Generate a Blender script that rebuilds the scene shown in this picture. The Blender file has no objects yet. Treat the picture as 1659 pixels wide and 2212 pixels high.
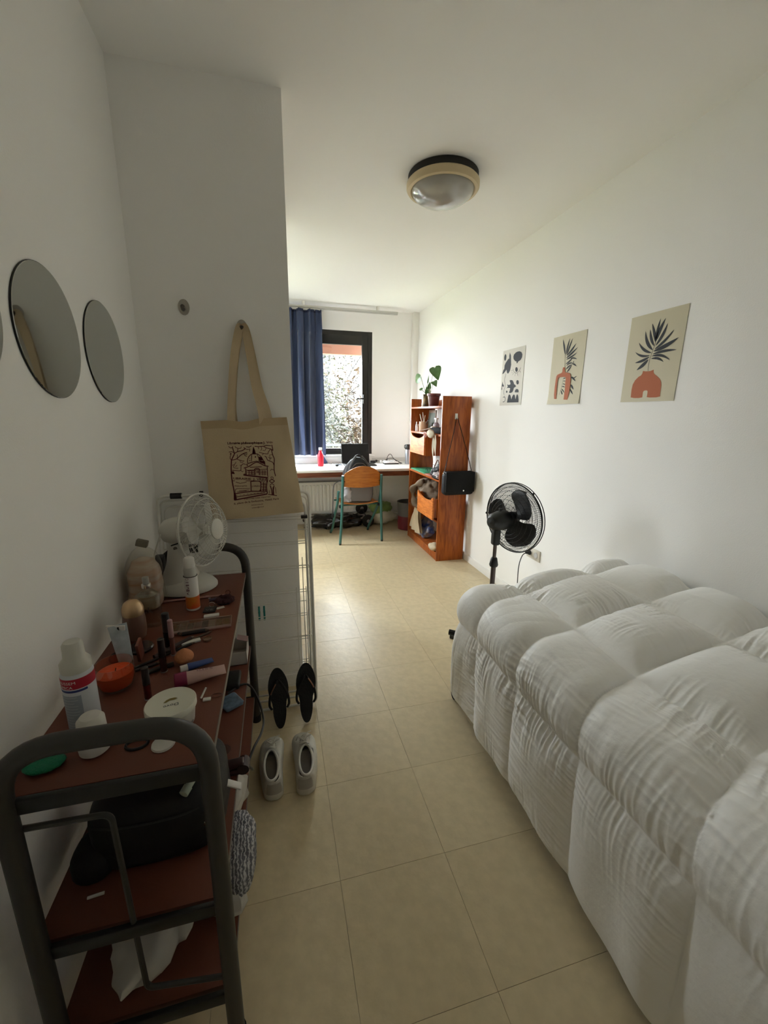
import bpy, bmesh, math, random
import numpy as np
from mathutils import Vector, Matrix, Euler, noise

SC = bpy.context.scene
COL = SC.collection
# ---------------------------------------------------------------- camera
CAM_H = 1.3914
def camera():
    pitch, yaw, roll = .2344, .2565, .0126
    cy, sy, cp, sp, cr, sr = math.cos(yaw), math.sin(yaw), math.cos(pitch), math.sin(pitch), math.cos(roll), math.sin(roll)
    f0, r0, u0 = Vector((sy, cy, 0)), Vector((cy, -sy, 0)), Vector((0, 0, 1))
    fwd = f0*cp - u0*sp; up = u0*cp + f0*sp
    right = r0*cr + up*sr; up2 = up*cr - r0*sr
    cd = bpy.data.cameras.new('camera'); co = bpy.data.objects.new('camera', cd); COL.objects.link(co)
    m = Matrix((right, up2, -fwd)).transposed().to_4x4(); m.translation = Vector((0, 0, CAM_H))
    co.matrix_world = m
    cd.sensor_fit = 'HORIZONTAL'; cd.sensor_width = 36; cd.lens = 36*885.4/1659
    cd.clip_start = .02; cd.clip_end = 200
    SC.camera = co
camera()
# ---------------------------------------------------------------- sky, window portal, exposure
SKY_STRENGTH = 25.0
EXPOSURE = 0.6
w = bpy.data.worlds.new('overcast_sky'); SC.world = w; w.use_nodes = True
nt = w.node_tree; nt.nodes.clear()
bg = nt.nodes.new('ShaderNodeBackground'); wo = nt.nodes.new('ShaderNodeOutputWorld')
tc = nt.nodes.new('ShaderNodeTexCoord'); sx = nt.nodes.new('ShaderNodeSeparateXYZ'); rp = nt.nodes.new('ShaderNodeValToRGB')
rp.color_ramp.elements[0].position = 0.35; rp.color_ramp.elements[0].color = (.30, .29, .26, 1)
rp.color_ramp.elements[1].position = 0.52; rp.color_ramp.elements[1].color = (.95, .97, 1.0, 1)
e_ = rp.color_ramp.elements.new(1.0); e_.color = (2.6, 2.75, 2.9, 1)   # overcast sky: zenith about three times the horizon
mp_ = nt.nodes.new('ShaderNodeMapRange'); mp_.inputs['From Min'].default_value = -1; mp_.inputs['From Max'].default_value = 1
nt.links.new(tc.outputs['Generated'], sx.inputs[0]); nt.links.new(sx.outputs['Z'], mp_.inputs['Value'])
nt.links.new(mp_.outputs[0], rp.inputs[0]); nt.links.new(rp.outputs[0], bg.inputs[0])
bg.inputs[1].default_value = SKY_STRENGTH
nt.links.new(bg.outputs[0], wo.inputs[0])
pl = bpy.data.lights.new('window_portal', 'AREA'); pl.shape = 'RECTANGLE'; pl.size = 1.8; pl.size_y = 1.42
pl.cycles.is_portal = True
po = bpy.data.objects.new('window_portal', pl); COL.objects.link(po)
po.location = (.29, 5.40, 1.62); po.rotation_euler = (math.radians(-90), 0, 0)
pl2 = bpy.data.lights.new('door_portal', 'AREA'); pl2.shape = 'RECTANGLE'; pl2.size = 1.1; pl2.size_y = .62; pl2.cycles.is_portal = True
po2 = bpy.data.objects.new('door_portal', pl2); COL.objects.link(po2); po2.location = (-1.21, 4.45, 1.55); po2.rotation_euler = (0, math.radians(-90), 0)
SC.view_settings.view_transform = 'Standard'; SC.view_settings.look = 'None'
SC.view_settings.exposure = EXPOSURE; SC.view_settings.gamma = 1; SC.view_settings.use_curve_mapping = False
cy_ = SC.cycles
cy_.max_bounces = 11; cy_.diffuse_bounces = 9; cy_.glossy_bounces = 4; cy_.transmission_bounces = 8; cy_.transparent_max_bounces = 12
cy_.caustics_reflective = False; cy_.caustics_refractive = False; cy_.blur_glossy = 1.0
cy_.sample_clamp_indirect = 12.0; cy_.use_adaptive_sampling = True; cy_.adaptive_threshold = .03
cy_.use_denoising = True
try: cy_.denoiser = 'OPENIMAGEDENOISE'
except Exception: pass

# ---------------------------------------------------------------- materials
MATS = {}
def mat(name, col, rough=.6, metal=0., bump=0., bscale=60., bstretch=None, spec=.5, coat=0., trans=0., ior=1.45, alpha=1., sheen=0., var=0., vscale=8., col2=None, sub=0.):
    if name in MATS: return MATS[name]
    m = bpy.data.materials.new(name); m.use_nodes = True; MATS[name] = m
    n = m.node_tree.nodes; L = m.node_tree.links; b = n['Principled BSDF']
    b.inputs['Base Color'].default_value = (*col, 1); b.inputs['Roughness'].default_value = rough
    b.inputs['Metallic'].default_value = metal; b.inputs['Specular IOR Level'].default_value = spec
    b.inputs['Coat Weight'].default_value = coat; b.inputs['Transmission Weight'].default_value = trans
    b.inputs['IOR'].default_value = ior; b.inputs['Alpha'].default_value = alpha; b.inputs['Sheen Weight'].default_value = sheen
    if sub: b.inputs['Subsurface Weight'].default_value = sub; b.inputs['Subsurface Radius'].default_value = (.02, .02, .02)
    if bump or var:
        t = n.new('ShaderNodeTexCoord'); mp = n.new('ShaderNodeMapping'); L.new(t.outputs['Object'], mp.inputs[0])
        if bstretch: mp.inputs['Scale'].default_value = bstretch
    if bump:
        nz = n.new('ShaderNodeTexNoise'); nz.inputs['Scale'].default_value = bscale; nz.inputs['Detail'].default_value = 4
        bp = n.new('ShaderNodeBump'); bp.inputs['Strength'].default_value = min(1, bump); bp.inputs['Distance'].default_value = .004*max(1, bump)
        L.new(mp.outputs[0], nz.inputs['Vector']); L.new(nz.outputs[0], bp.inputs['Height']); L.new(bp.outputs[0], b.inputs['Normal'])
    if var:
        nz = n.new('ShaderNodeTexNoise'); nz.inputs['Scale'].default_value = vscale; nz.inputs['Detail'].default_value = 3
        cr = n.new('ShaderNodeValToRGB'); c2 = col2 or tuple(c*(1-var) for c in col)
        cr.color_ramp.elements[0].position = .35; cr.color_ramp.elements[0].color = (*c2, 1)
        cr.color_ramp.elements[1].position = .65; cr.color_ramp.elements[1].color = (*col, 1)
        L.new(mp.outputs[0], nz.inputs['Vector']); L.new(nz.outputs[0], cr.inputs[0]); L.new(cr.outputs[0], b.inputs['Base Color'])
    return m
def wood(name, c1, c2, stretch, rough=.35, knots=True):
    if name in MATS: return MATS[name]
    m = bpy.data.materials.new(name); m.use_nodes = True; MATS[name] = m
    n = m.node_tree.nodes; L = m.node_tree.links; b = n['Principled BSDF']; b.inputs['Roughness'].default_value = rough
    b.inputs['Specular IOR Level'].default_value = .35
    t = n.new('ShaderNodeTexCoord'); mp = n.new('ShaderNodeMapping'); mp.inputs['Scale'].default_value = stretch
    wv = n.new('ShaderNodeTexNoise'); wv.inputs['Scale'].default_value = 9; wv.inputs['Detail'].default_value = 5; wv.inputs['Distortion'].default_value = .6
    cr = n.new('ShaderNodeValToRGB'); cr.color_ramp.elements[0].position = .36; cr.color_ramp.elements[0].color = (*c2, 1)
    cr.color_ramp.elements[1].position = .62; cr.color_ramp.elements[1].color = (*c1, 1)
    L.new(t.outputs['Object'], mp.inputs[0]); L.new(mp.outputs[0], wv.inputs['Vector']); L.new(wv.outputs[0], cr.inputs[0])
    out = cr.outputs[0]
    if knots:
        vo = n.new('ShaderNodeTexVoronoi'); vo.inputs['Scale'].default_value = 3.6; vo.inputs['Randomness'].default_value = 1
        mp2 = n.new('ShaderNodeMapping'); mp2.inputs['Scale'].default_value = (1.3, 1.3, .8); L.new(t.outputs['Object'], mp2.inputs[0]); L.new(mp2.outputs[0], vo.inputs['Vector'])
        c3 = n.new('ShaderNodeValToRGB'); c3.color_ramp.elements[0].position = .03; c3.color_ramp.elements[0].color = (1, 1, 1, 1)
        c3.color_ramp.elements[1].position = .075; c3.color_ramp.elements[1].color = (0, 0, 0, 1)
        mx = n.new('ShaderNodeMix'); mx.data_type = 'RGBA'; mx.inputs[7].default_value = (c2[0]*.25, c2[1]*.2, c2[2]*.2, 1)
        L.new(vo.outputs['Distance'], c3.inputs[0]); L.new(c3.outputs[0], mx.inputs[0]); L.new(out, mx.inputs[6]); out = mx.outputs[2]
    L.new(out, b.inputs['Base Color'])
    return m
def wallmat(name, col, rough=.75, bump=.12, bscale=220):
    return mat(name, col, rough, bump=bump, bscale=bscale, spec=.3)
def thinglass(name, tint=(1, 1, 1), fac=.06, rough=.02):
    if name in MATS: return MATS[name]
    m = bpy.data.materials.new(name); m.use_nodes = True; MATS[name] = m
    n = m.node_tree.nodes; L = m.node_tree.links; n.remove(n['Principled BSDF'])
    tr = n.new('ShaderNodeBsdfTransparent'); tr.inputs[0].default_value = (*tint, 1)
    gl = n.new('ShaderNodeBsdfGlossy'); gl.inputs['Roughness'].default_value = rough
    lw = n.new('ShaderNodeLayerWeight'); lw.inputs[0].default_value = .5; fr = n.new('ShaderNodeMath'); fr.operation = 'POWER'; fr.inputs[1].default_value = 4.5; L.new(lw.outputs['Facing'], fr.inputs[0])
    mu = n.new('ShaderNodeMath'); mu.operation = 'MULTIPLY_ADD'; mu.inputs[1].default_value = .6; mu.inputs[2].default_value = fac*.7
    mx = n.new('ShaderNodeMixShader')
    L.new(fr.outputs[0], mu.inputs[0]); L.new(mu.outputs[0], mx.inputs[0]); L.new(tr.outputs[0], mx.inputs[1]); L.new(gl.outputs[0], mx.inputs[2])
    L.new(mx.outputs[0], n['Material Output'].inputs[0])
    return m

# ---------------------------------------------------------------- geometry helper
V = Vector
def basis(n):
    n = V(n).normalized(); a = V((0, 0, 1)) if abs(n.z) < .95 else V((1, 0, 0))
    x = a.cross(n).normalized(); y = n.cross(x).normalized(); return x, y, n
class G:
    def __init__(s): s.v = []; s.f = []
    def add(s, vs, fs):
        k = len(s.v); s.v += [V(p) for p in vs]; s.f += [tuple(i+k for i in f) for f in fs]; return s
    def xf(s, m): s.v = [m @ p for p in s.v]; return s
    def rot(s, ang, c=(0, 0, 0), axis='Z'):
        c = V(c); m = Matrix.Translation(c) @ Matrix.Rotation(ang, 4, axis) @ Matrix.Translation(-c); return s.xf(m)
    def move(s, d): d = V(d); s.v = [p+d for p in s.v]; return s
    def join(s, o): return s.add(o.v, o.f)
    def box(s, a, b, bev=0.):
        a, b = V(a), V(b); lo = V([min(a[i], b[i]) for i in range(3)]); hi = V([max(a[i], b[i]) for i in range(3)])
        if not bev:
            x0, y0, z0 = lo; x1, y1, z1 = hi
            return s.add([(x0,y0,z0),(x1,y0,z0),(x1,y1,z0),(x0,y1,z0),(x0,y0,z1),(x1,y0,z1),(x1,y1,z1),(x0,y1,z1)],
                         [(0,3,2,1),(4,5,6,7),(0,1,5,4),(1,2,6,5),(2,3,7,6),(3,0,4,7)])
        bm = bmesh.new(); bmesh.ops.create_cube(bm, size=1)
        sz = hi-lo; c = (hi+lo)/2
        for v in bm.verts: v.co = V((v.co.x*sz.x, v.co.y*sz.y, v.co.z*sz.z)) + c
        bmesh.ops.bevel(bm, geom=bm.edges[:], offset=min(bev, min(sz)*.49), segments=3 if bev > .004 else 2, profile=.5, affect='EDGES')
        bm.verts.index_update(); s.add([v.co.copy() for v in bm.verts], [[v.index for v in f.verts] for f in bm.faces]); bm.free(); return s
    def lathe(s, c, prof, axis=(0, 0, 1), n=24, ang0=0, ang1=2*math.pi, sq=(1, 1)):
        x, y, z = basis(axis) if tuple(axis) != (0, 0, 1) else (V((1,0,0)), V((0,1,0)), V((0,0,1)))
        c = V(c); full = abs(ang1-ang0-2*math.pi) < 1e-6; m = n if full else n+1; vs = []; fs = []
        for r, h in prof:
            for i in range(m):
                a = ang0+(ang1-ang0)*i/n; vs.append(c + x*(r*math.cos(a)*sq[0]) + y*(r*math.sin(a)*sq[1]) + z*h)
        for j in range(len(prof)-1):
            for i in range(n):
                a = j*m+i; b = j*m+(i+1) % m; fs.append((a, b, b+m, a+m))
        if full:
            if prof[0][0] > 1e-6: fs.append(tuple(range(m-1, -1, -1)))
            if prof[-1][0] > 1e-6: fs.append(tuple((len(prof)-1)*m+i for i in range(m)))
        return s.add(vs, fs)
    def cyl(s, p0, p1, r, r1=None, n=16):
        p0, p1 = V(p0), V(p1); d = p1-p0; return s.lathe(p0, [(r, 0), (r if r1 is None else r1, d.length)], d.normalized() if d.length else (0,0,1), n)
    def ell(s, c, rx, ry, rz, n=20, m=12):
        pr = [(max(1e-7, math.sin(math.pi*j/m)), -math.cos(math.pi*j/m)) for j in range(m+1)]
        g = G().lathe((0, 0, 0), pr, n=n); s.add([V((p.x*rx, p.y*ry, p.z*rz)) + V(c) for p in g.v], g.f); return s
    def tube(s, pts, r, n=8, closed=False, flat=None):
        P = [V(p) for p in pts]; N = len(P); vs = []; fs = []; up = None
        for i, p in enumerate(P):
            if closed: t = P[(i+1) % N]-P[i-1]
            else: t = P[min(i+1, N-1)]-P[max(i-1, 0)]
            if t.length < 1e-9: t = V((0, 0, 1))
            t.normalize()
            if up is None: up = basis(t)[0]
            up = (up - t*up.dot(t)); up = basis(t)[0] if up.length < 1e-6 else up.normalized()
            sd = t.cross(up); rr = r[i] if isinstance(r, (list, tuple)) else r
            for k in range(n):
                a = 2*math.pi*k/n; fl = flat if flat else 1
                vs.append(p + up*(rr*math.cos(a)) + sd*(rr*fl*math.sin(a)))
        for i in range(N if closed else N-1):
            j = (i+1) % N
            for k in range(n): fs.append((i*n+k, i*n+(k+1) % n, j*n+(k+1) % n, j*n+k))
        if not closed: fs += [tuple(range(n-1, -1, -1)), tuple((N-1)*n+k for k in range(n))]
        return s.add(vs, fs)
    def plate(s, pts, o, ex, ey, th):
        """polygon pts (2d) in the frame o, ex, ey; thickness th along ex x ey; triangulated so concave outlines work"""
        o, ex, ey = V(o), V(ex), V(ey); nz = ex.cross(ey).normalized(); n = len(pts)
        from mathutils.geometry import tessellate_polygon
        P = [o+ex*a+ey*b for a, b in pts]; tris = tessellate_polygon([P])
        vs = P + [p+nz*th for p in P]
        fs = [tuple(reversed(t)) for t in tris] + [tuple(i+n for i in t) for t in tris] + [(i, (i+1) % n, (i+1) % n+n, i+n) for i in range(n)]
        return s.add(vs, fs)
    def grid(s, fn, nu, nv, th=0):
        vs = [V(fn(i/nu, j/nv)) for j in range(nv+1) for i in range(nu+1)]
        fs = [(j*(nu+1)+i, j*(nu+1)+i+1, (j+1)*(nu+1)+i+1, (j+1)*(nu+1)+i) for j in range(nv) for i in range(nu)]
        return s.add(vs, fs)
def smoothpath(pts, sub=6, closed=False):
    P = [V(p) for p in pts]; n = len(P); out = []
    rng = range(n) if closed else range(n-1)
    for i in rng:
        p0 = P[(i-1) % n] if closed or i > 0 else P[0]*2-P[1]; p1 = P[i]; p2 = P[(i+1) % n]; p3 = P[(i+2) % n] if closed or i < n-2 else P[-1]*2-P[-2]
        for k in range(sub):
            t = k/sub; out.append(.5*((2*p1)+(p2-p0)*t+(2*p0-5*p1+4*p2-p3)*t*t+(3*p1-p0-3*p2+p3)*t**3))
    if not closed: out.append(P[-1])
    return out
def roundcorner(pts, r, seg=6):
    P = [V(p) for p in pts]; out = [P[0]]
    for i in range(1, len(P)-1):
        a, b, c = P[i-1], P[i], P[i+1]; d1 = (a-b).normalized(); d2 = (c-b).normalized()
        ang = d1.angle(d2); k = min(r/math.tan(ang/2), (a-b).length*.49, (c-b).length*.49)
        s, e = b+d1*k, b+d2*k
        for j in range(seg+1):
            t = j/seg; out.append(s*(1-t)**2+b*2*t*(1-t)+e*t*t)
    out.append(P[-1]); return out

ORG = {}
def mk(name, g, m, org, smooth=38):
    me = bpy.data.meshes.new(name); org = V(org)
    me.from_pydata([tuple(p-org) for p in g.v], [], g.f)
    bm = bmesh.new(); bm.from_mesh(me); bmesh.ops.recalc_face_normals(bm, faces=bm.faces); bm.to_mesh(me); bm.free()
    if smooth: me.shade_smooth(); me.set_sharp_from_angle(angle=math.radians(smooth))
    me.materials.append(m); me.update(); return me
def thing(name, label, cat, loc, group=None):
    o = bpy.data.objects.new(name, None); COL.objects.link(o); o.location = loc; o.empty_display_size = .05
    o['label'] = label; o['category'] = cat
    if group: o['group'] = group
    ORG[o.name] = V(loc); return o
def part(parent, name, g, m, smooth=38, label=None, stuff=False):
    org = ORG[parent.name] if parent is not None else V((0, 0, 0))
    o = bpy.data.objects.new(name, mk(name, g, m, org, smooth)); COL.objects.link(o); o.parent = parent
    ORG[o.name] = org
    if label: o['label'] = label
    if stuff: o['kind'] = 'stuff'
    return o
def single(name, label, cat, g, m, group=None, smooth=38, kind=None):
    lo = [min(p[i] for p in g.v) for i in range(3)]; hi = [max(p[i] for p in g.v) for i in range(3)]
    org = V(((lo[0]+hi[0])/2, (lo[1]+hi[1])/2, lo[2]))
    o = bpy.data.objects.new(name, mk(name, g, m, org, smooth)); COL.objects.link(o); o.location = org; ORG[o.name] = org
    o['label'] = label; o['category'] = cat
    if group: o['group'] = group
    if kind: o['kind'] = kind
    return o
def struct(name, g, m, smooth=38, label=None):
    o = bpy.data.objects.new(name, mk(name, g, m, (0, 0, 0), smooth)); COL.objects.link(o); ORG[o.name] = V((0, 0, 0))
    o['kind'] = 'structure'
    if label: o['label'] = label
    return o
def text_g(body, p0, p1, up, h=None, out=.0003, bold=0., align=True):
    """letters from p0 to p1 (baseline), as thin print on a surface"""
    cu = bpy.data.curves.new('t', 'FONT'); cu.body = body; cu.size = 1; cu.resolution_u = 2; cu.offset = bold
    ob = bpy.data.objects.new('t', cu); COL.objects.link(ob); dg = bpy.context.evaluated_depsgraph_get(); dg.update()
    me = bpy.data.meshes.new_from_object(ob.evaluated_get(dg)); bpy.data.objects.remove(ob)
    p0, p1, up = V(p0), V(p1), V(up); ex = p1-p0; L = ex.length; ex.normalize(); up = (up-ex*up.dot(ex)).normalized(); nz = ex.cross(up)
    xs = [v.co.x for v in me.vertices]; W = (max(xs)-min(xs)) or 1; x0 = min(xs); sx = L/W; sy = h if h else sx
    g = G().add([p0+ex*((v.co.x-x0)*sx)+up*(v.co.y*sy)+nz*out for v in me.vertices], [tuple(p.vertices) for p in me.polygons])
    bpy.data.meshes.remove(me); bpy.data.curves.remove(cu); return g
def ribbon(g, pts, w, o, ex, ey, lift):
    """flat printed stroke through 2d pts on a surface"""
    o, ex, ey = V(o), V(ex), V(ey); nz = ex.cross(ey).normalized(); P = [V((a, b)) for a, b in pts]; L = []; R = []
    for i, p in enumerate(P):
        t = (P[min(i+1, len(P)-1)]-P[max(i-1, 0)]); t = t.normalized() if t.length else V((1, 0)); nn = V((-t.y, t.x))*w/2
        L.append(p+nn); R.append(p-nn)
    c = lambda q: o+ex*q.x+ey*q.y+nz*lift
    vs = [c(q) for q in L]+[c(q) for q in R]; n = len(P)
    return g.add(vs, [(i, i+1, n+i+1, n+i) for i in range(n-1)])
def rough(g, amp, sc, seed=0, axis=None):
    for i, p in enumerate(g.v):
        q = p*sc+V((seed, seed*1.7, seed*.3)); d = noise.noise_vector(q)*amp + noise.noise_vector(q*2.7)*amp*.4
        g.v[i] = p+d
    return g
P3_LEAVES=[(0.1613,0.2728,0.171,0.374,0.0137,0.06),(0.1636,0.2746,0.1982,0.3705,0.0178,0.08),(0.1621,0.2684,0.1273,0.3594,0.0143,-0.05),(0.1584,0.254,0.1213,0.335,0.014,0.14),(0.1538,0.2364,0.0956,0.3309,0.0161,0.2),(0.1493,0.2251,0.0654,0.2841,0.0129,0.2),(0.1433,0.215,0.0519,0.2411,0.0108,0.22),(0.1418,0.2087,0.0587,0.1891,0.0135,0.1),(0.1372,0.1971,0.0756,0.1532,0.0181,0.08),(0.1649,0.2542,0.2127,0.3463,0.0157,-0.12),(0.1613,0.2386,0.2504,0.312,0.0133,-0.12),(0.1576,0.2305,0.28,0.2738,0.0195,-0.08),(0.1547,0.2179,0.2796,0.2215,0.0128,0.08),(0.1509,0.2097,0.253,0.1806,0.012,0.22),(0.1503,0.1989,0.2224,0.1757,0.0113,0.22)]
P3_STEM=[(0.1447,0.1435),(0.1425,0.1647),(0.1441,0.1964),(0.1492,0.2186),(0.1555,0.2416),(0.1612,0.2664),(0.1624,0.2875)]
P3_VASE=[(0.1153,0.1462),(0.1312,0.1425),(0.1585,0.1416),(0.1762,0.1465),(0.177,0.1351),(0.1832,0.1258),(0.2005,0.1146),(0.2156,0.1026),(0.2256,0.0879),(0.2303,0.0725),(0.2312,0.0508),(0.2317,0.029),(0.2337,0.0213),(0.2138,0.0176),(0.1765,0.0182),(0.1602,0.0205),(0.1608,0.0363),(0.16,0.0476),(0.1565,0.0518),(0.1453,0.0528),(0.1369,0.0505),(0.1339,0.0443),(0.1347,0.0203),(0.1153,0.0179),(0.0862,0.0184),(0.0641,0.0227),(0.0623,0.0593),(0.065,0.0848),(0.0759,0.105),(0.0934,0.1197),(0.1079,0.1258),(0.1134,0.134)]
P2_LEAVES=[(0.1291,0.2955,0.0924,0.3909,0.0139,-0.03),(0.1367,0.2935,0.1584,0.3881,0.0131,0.05),(0.1444,0.2863,0.1843,0.384,0.0123,0.05),(0.1474,0.288,0.2212,0.3498,0.0136,-0.05),(0.1416,0.2742,0.2376,0.3256,0.0128,-0.05),(0.1431,0.2658,0.2343,0.2957,0.0108,-0.08),(0.1428,0.2387,0.2072,0.2746,0.0104,-0.1),(0.1832,0.2673,0.2428,0.2563,0.008,0.15),(0.1497,0.2276,0.2105,0.2377,0.0083,0.25),(0.2014,0.2356,0.2437,0.216,0.0087,0.15),(0.15,0.2066,0.1991,0.2308,0.0103,0.1),(0.1611,0.1899,0.202,0.2325,0.0117,-0.12),(0.2077,0.236,0.2175,0.2511,0.0052,0),(0.2066,0.1601,0.2504,0.1302,0.0121,0.1),(0.2261,0.1483,0.2581,0.1601,0.006,0),(0.2098,0.1143,0.2407,0.0824,0.011,0.05),(0.2081,0.0872,0.2399,0.0544,0.0105,0.05),(0.1373,0.155,0.159,0.1544,0.0067,0.1),(0.1367,0.1391,0.1605,0.1364,0.0047,0.1),(0.1344,0.1232,0.1627,0.114,0.0052,0.15),(0.1288,0.1064,0.1618,0.1003,0.0059,0.15),(0.1276,0.0936,0.161,0.0662,0.0073,0.1),(0.1237,0.0862,0.1514,0.044,0.0095,0.02)]
P2_STEM=[(0.1278,0.3029),(0.1334,0.2648),(0.1392,0.2213)]
P2_STEM2=[(0.136,0.1625),(0.1313,0.1213),(0.1222,0.0852),(0.1064,0.0401)]
P2_VASE=[(0.1257,0.2227),(0.1428,0.2199),(0.1443,0.2072),(0.1498,0.1909),(0.1716,0.1859),(0.1916,0.1825),(0.2022,0.1729),(0.206,0.1581),(0.2095,0.1164),(0.2077,0.0747),(0.2025,0.0454),(0.1998,0.0232),(0.1628,0.0264),(0.1641,0.0575),(0.1646,0.0895),(0.1612,0.1321),(0.1624,0.1542),(0.1561,0.1616),(0.1358,0.164),(0.1086,0.1644),(0.0944,0.1629),(0.0862,0.1545),(0.085,0.1307),(0.0854,0.0936),(0.0883,0.0495),(0.0931,0.0317),(0.0697,0.0336),(0.0646,0.0593),(0.0635,0.1058),(0.066,0.1494),(0.069,0.1732),(0.078,0.1822),(0.098,0.1863),(0.1146,0.1891),(0.123,0.1954),(0.1226,0.2113)]
P1_SHAPES=[[(0.0518,0.3593),(0.0505,0.3511),(0.0474,0.3442),(0.0429,0.3394),(0.0376,0.3374),(0.0321,0.3382),(0.0271,0.342),(0.0231,0.3482),(0.0207,0.3561),(0.0202,0.3646),(0.0215,0.3729),(0.0247,0.3798),(0.0292,0.3845),(0.0345,0.3865),(0.04,0.3856),(0.045,0.3818),(0.0489,0.3756),(0.0513,0.3678)],[(0.099,0.3914),(0.1164,0.3671),(0.1247,0.324),(0.13,0.2982),(0.1242,0.2691),(0.1199,0.2567),(0.1036,0.241),(0.0894,0.2375),(0.0772,0.2476),(0.0675,0.2691),(0.046,0.2548),(0.0259,0.2434),(0.0087,0.2404),(0.0219,0.2701),(0.0338,0.2777),(0.0342,0.3038),(0.0487,0.3217),(0.0717,0.3385),(0.0869,0.3485),(0.096,0.3442),(0.0931,0.3679)],[(0.2335,0.3813),(0.2557,0.3729),(0.2696,0.3561),(0.269,0.3361),(0.2547,0.3197),(0.2217,0.3101),(0.2155,0.3006),(0.2016,0.3021),(0.2039,0.3121),(0.181,0.3198),(0.1587,0.3348),(0.152,0.3523),(0.1575,0.3682),(0.1834,0.3804),(0.2064,0.3829)],[(0.2273,0.2551),(0.2272,0.2493),(0.225,0.2444),(0.221,0.241),(0.2156,0.2395),(0.2095,0.24),(0.2035,0.2426),(0.1982,0.2469),(0.1943,0.2524),(0.1923,0.2584),(0.1924,0.2642),(0.1946,0.2692),(0.1987,0.2726),(0.2042,0.274),(0.2103,0.2734),(0.2163,0.2708),(0.2215,0.2665),(0.2254,0.2611)],[(0.2551,0.1629),(0.2549,0.1576),(0.2527,0.1531),(0.2486,0.1499),(0.2433,0.1483),(0.2373,0.1487),(0.2313,0.1509),(0.2261,0.1548),(0.2223,0.1598),(0.2204,0.1653),(0.2206,0.1706),(0.2229,0.1752),(0.2269,0.1784),(0.2323,0.1799),(0.2384,0.1794),(0.2443,0.1771),(0.2495,0.1733),(0.2532,0.1684)],[(0.108,0.1024),(0.1079,0.0995),(0.1064,0.0969),(0.1039,0.095),(0.1005,0.0941),(0.0968,0.0943),(0.0931,0.0955),(0.0899,0.0976),(0.0876,0.1004),(0.0865,0.1034),(0.0867,0.1064),(0.0881,0.109),(0.0907,0.1109),(0.0941,0.1117),(0.0978,0.1116),(0.1015,0.1103),(0.1047,0.1082),(0.1069,0.1055)],[(0.2127,0.0929),(0.211,0.1036),(0.2214,0.1137),(0.2366,0.1171),(0.255,0.1119),(0.2633,0.1011),(0.2623,0.0907)],[(0.1121,0.0205),(0.1199,0.0533),(0.1268,0.0772),(0.1387,0.0815),(0.1545,0.0739),(0.1647,0.0562),(0.1727,0.0419),(0.1811,0.0621),(0.1913,0.0746),(0.2028,0.0789),(0.216,0.0715),(0.2287,0.0413),(0.238,0.0707),(0.2486,0.0787),(0.2624,0.0655),(0.2718,0.0379),(0.2725,0.019)],[(0.1208,0.1838),(0.1369,0.1874),(0.1662,0.1838),(0.1851,0.1665),(0.1932,0.1533),(0.208,0.1482),(0.2237,0.1363),(0.2107,0.1311),(0.1953,0.1267),(0.1897,0.111),(0.1798,0.0965),(0.156,0.0907),(0.1263,0.0935),(0.1382,0.0984),(0.1291,0.1032),(0.1452,0.1068),(0.1358,0.1137),(0.1453,0.1197),(0.1377,0.1288),(0.1078,0.1315),(0.0913,0.128),(0.1061,0.1425),(0.093,0.1585),(0.1174,0.1516),(0.1399,0.1545),(0.14,0.1674),(0.1285,0.1746),(0.1338,0.1807)],[(0.024,0.1839),(0.0315,0.1635),(0.0462,0.1537),(0.0438,0.1405),(0.0272,0.1482),(0.0189,0.1442),(0.0242,0.1238),(0.0174,0.1185),(0.0132,0.1288),(0.0168,0.1577)]]
P1_STROKES=[([(0.0633,0.2402),(0.0635,0.2249),(0.0516,0.204),(0.0525,0.1842),(0.0668,0.1613),(0.0699,0.1413),(0.0535,0.1201),(0.0499,0.1002),(0.0591,0.0831)],0.0032),([(0.1615,0.2655),(0.1768,0.2452),(0.2027,0.2325),(0.2223,0.2328),(0.2439,0.2433),(0.2572,0.2564),(0.2632,0.266)],0.0032),([(0.155,0.2556),(0.1422,0.2536)],0.003),([(0.174,0.237),(0.1622,0.2222)],0.003),([(0.1993,0.2286),(0.1961,0.211)],0.003),([(0.2246,0.2306),(0.2355,0.211)],0.003),([(0.2535,0.2434),(0.2669,0.231)],0.003),([(0.153,0.242),(0.1495,0.2381)],0.004),([(0.0471,0.0612),(0.0663,0.0651),(0.081,0.0546),(0.0812,0.039),(0.0675,0.0282),(0.0492,0.0268)],0.005)]
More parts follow.
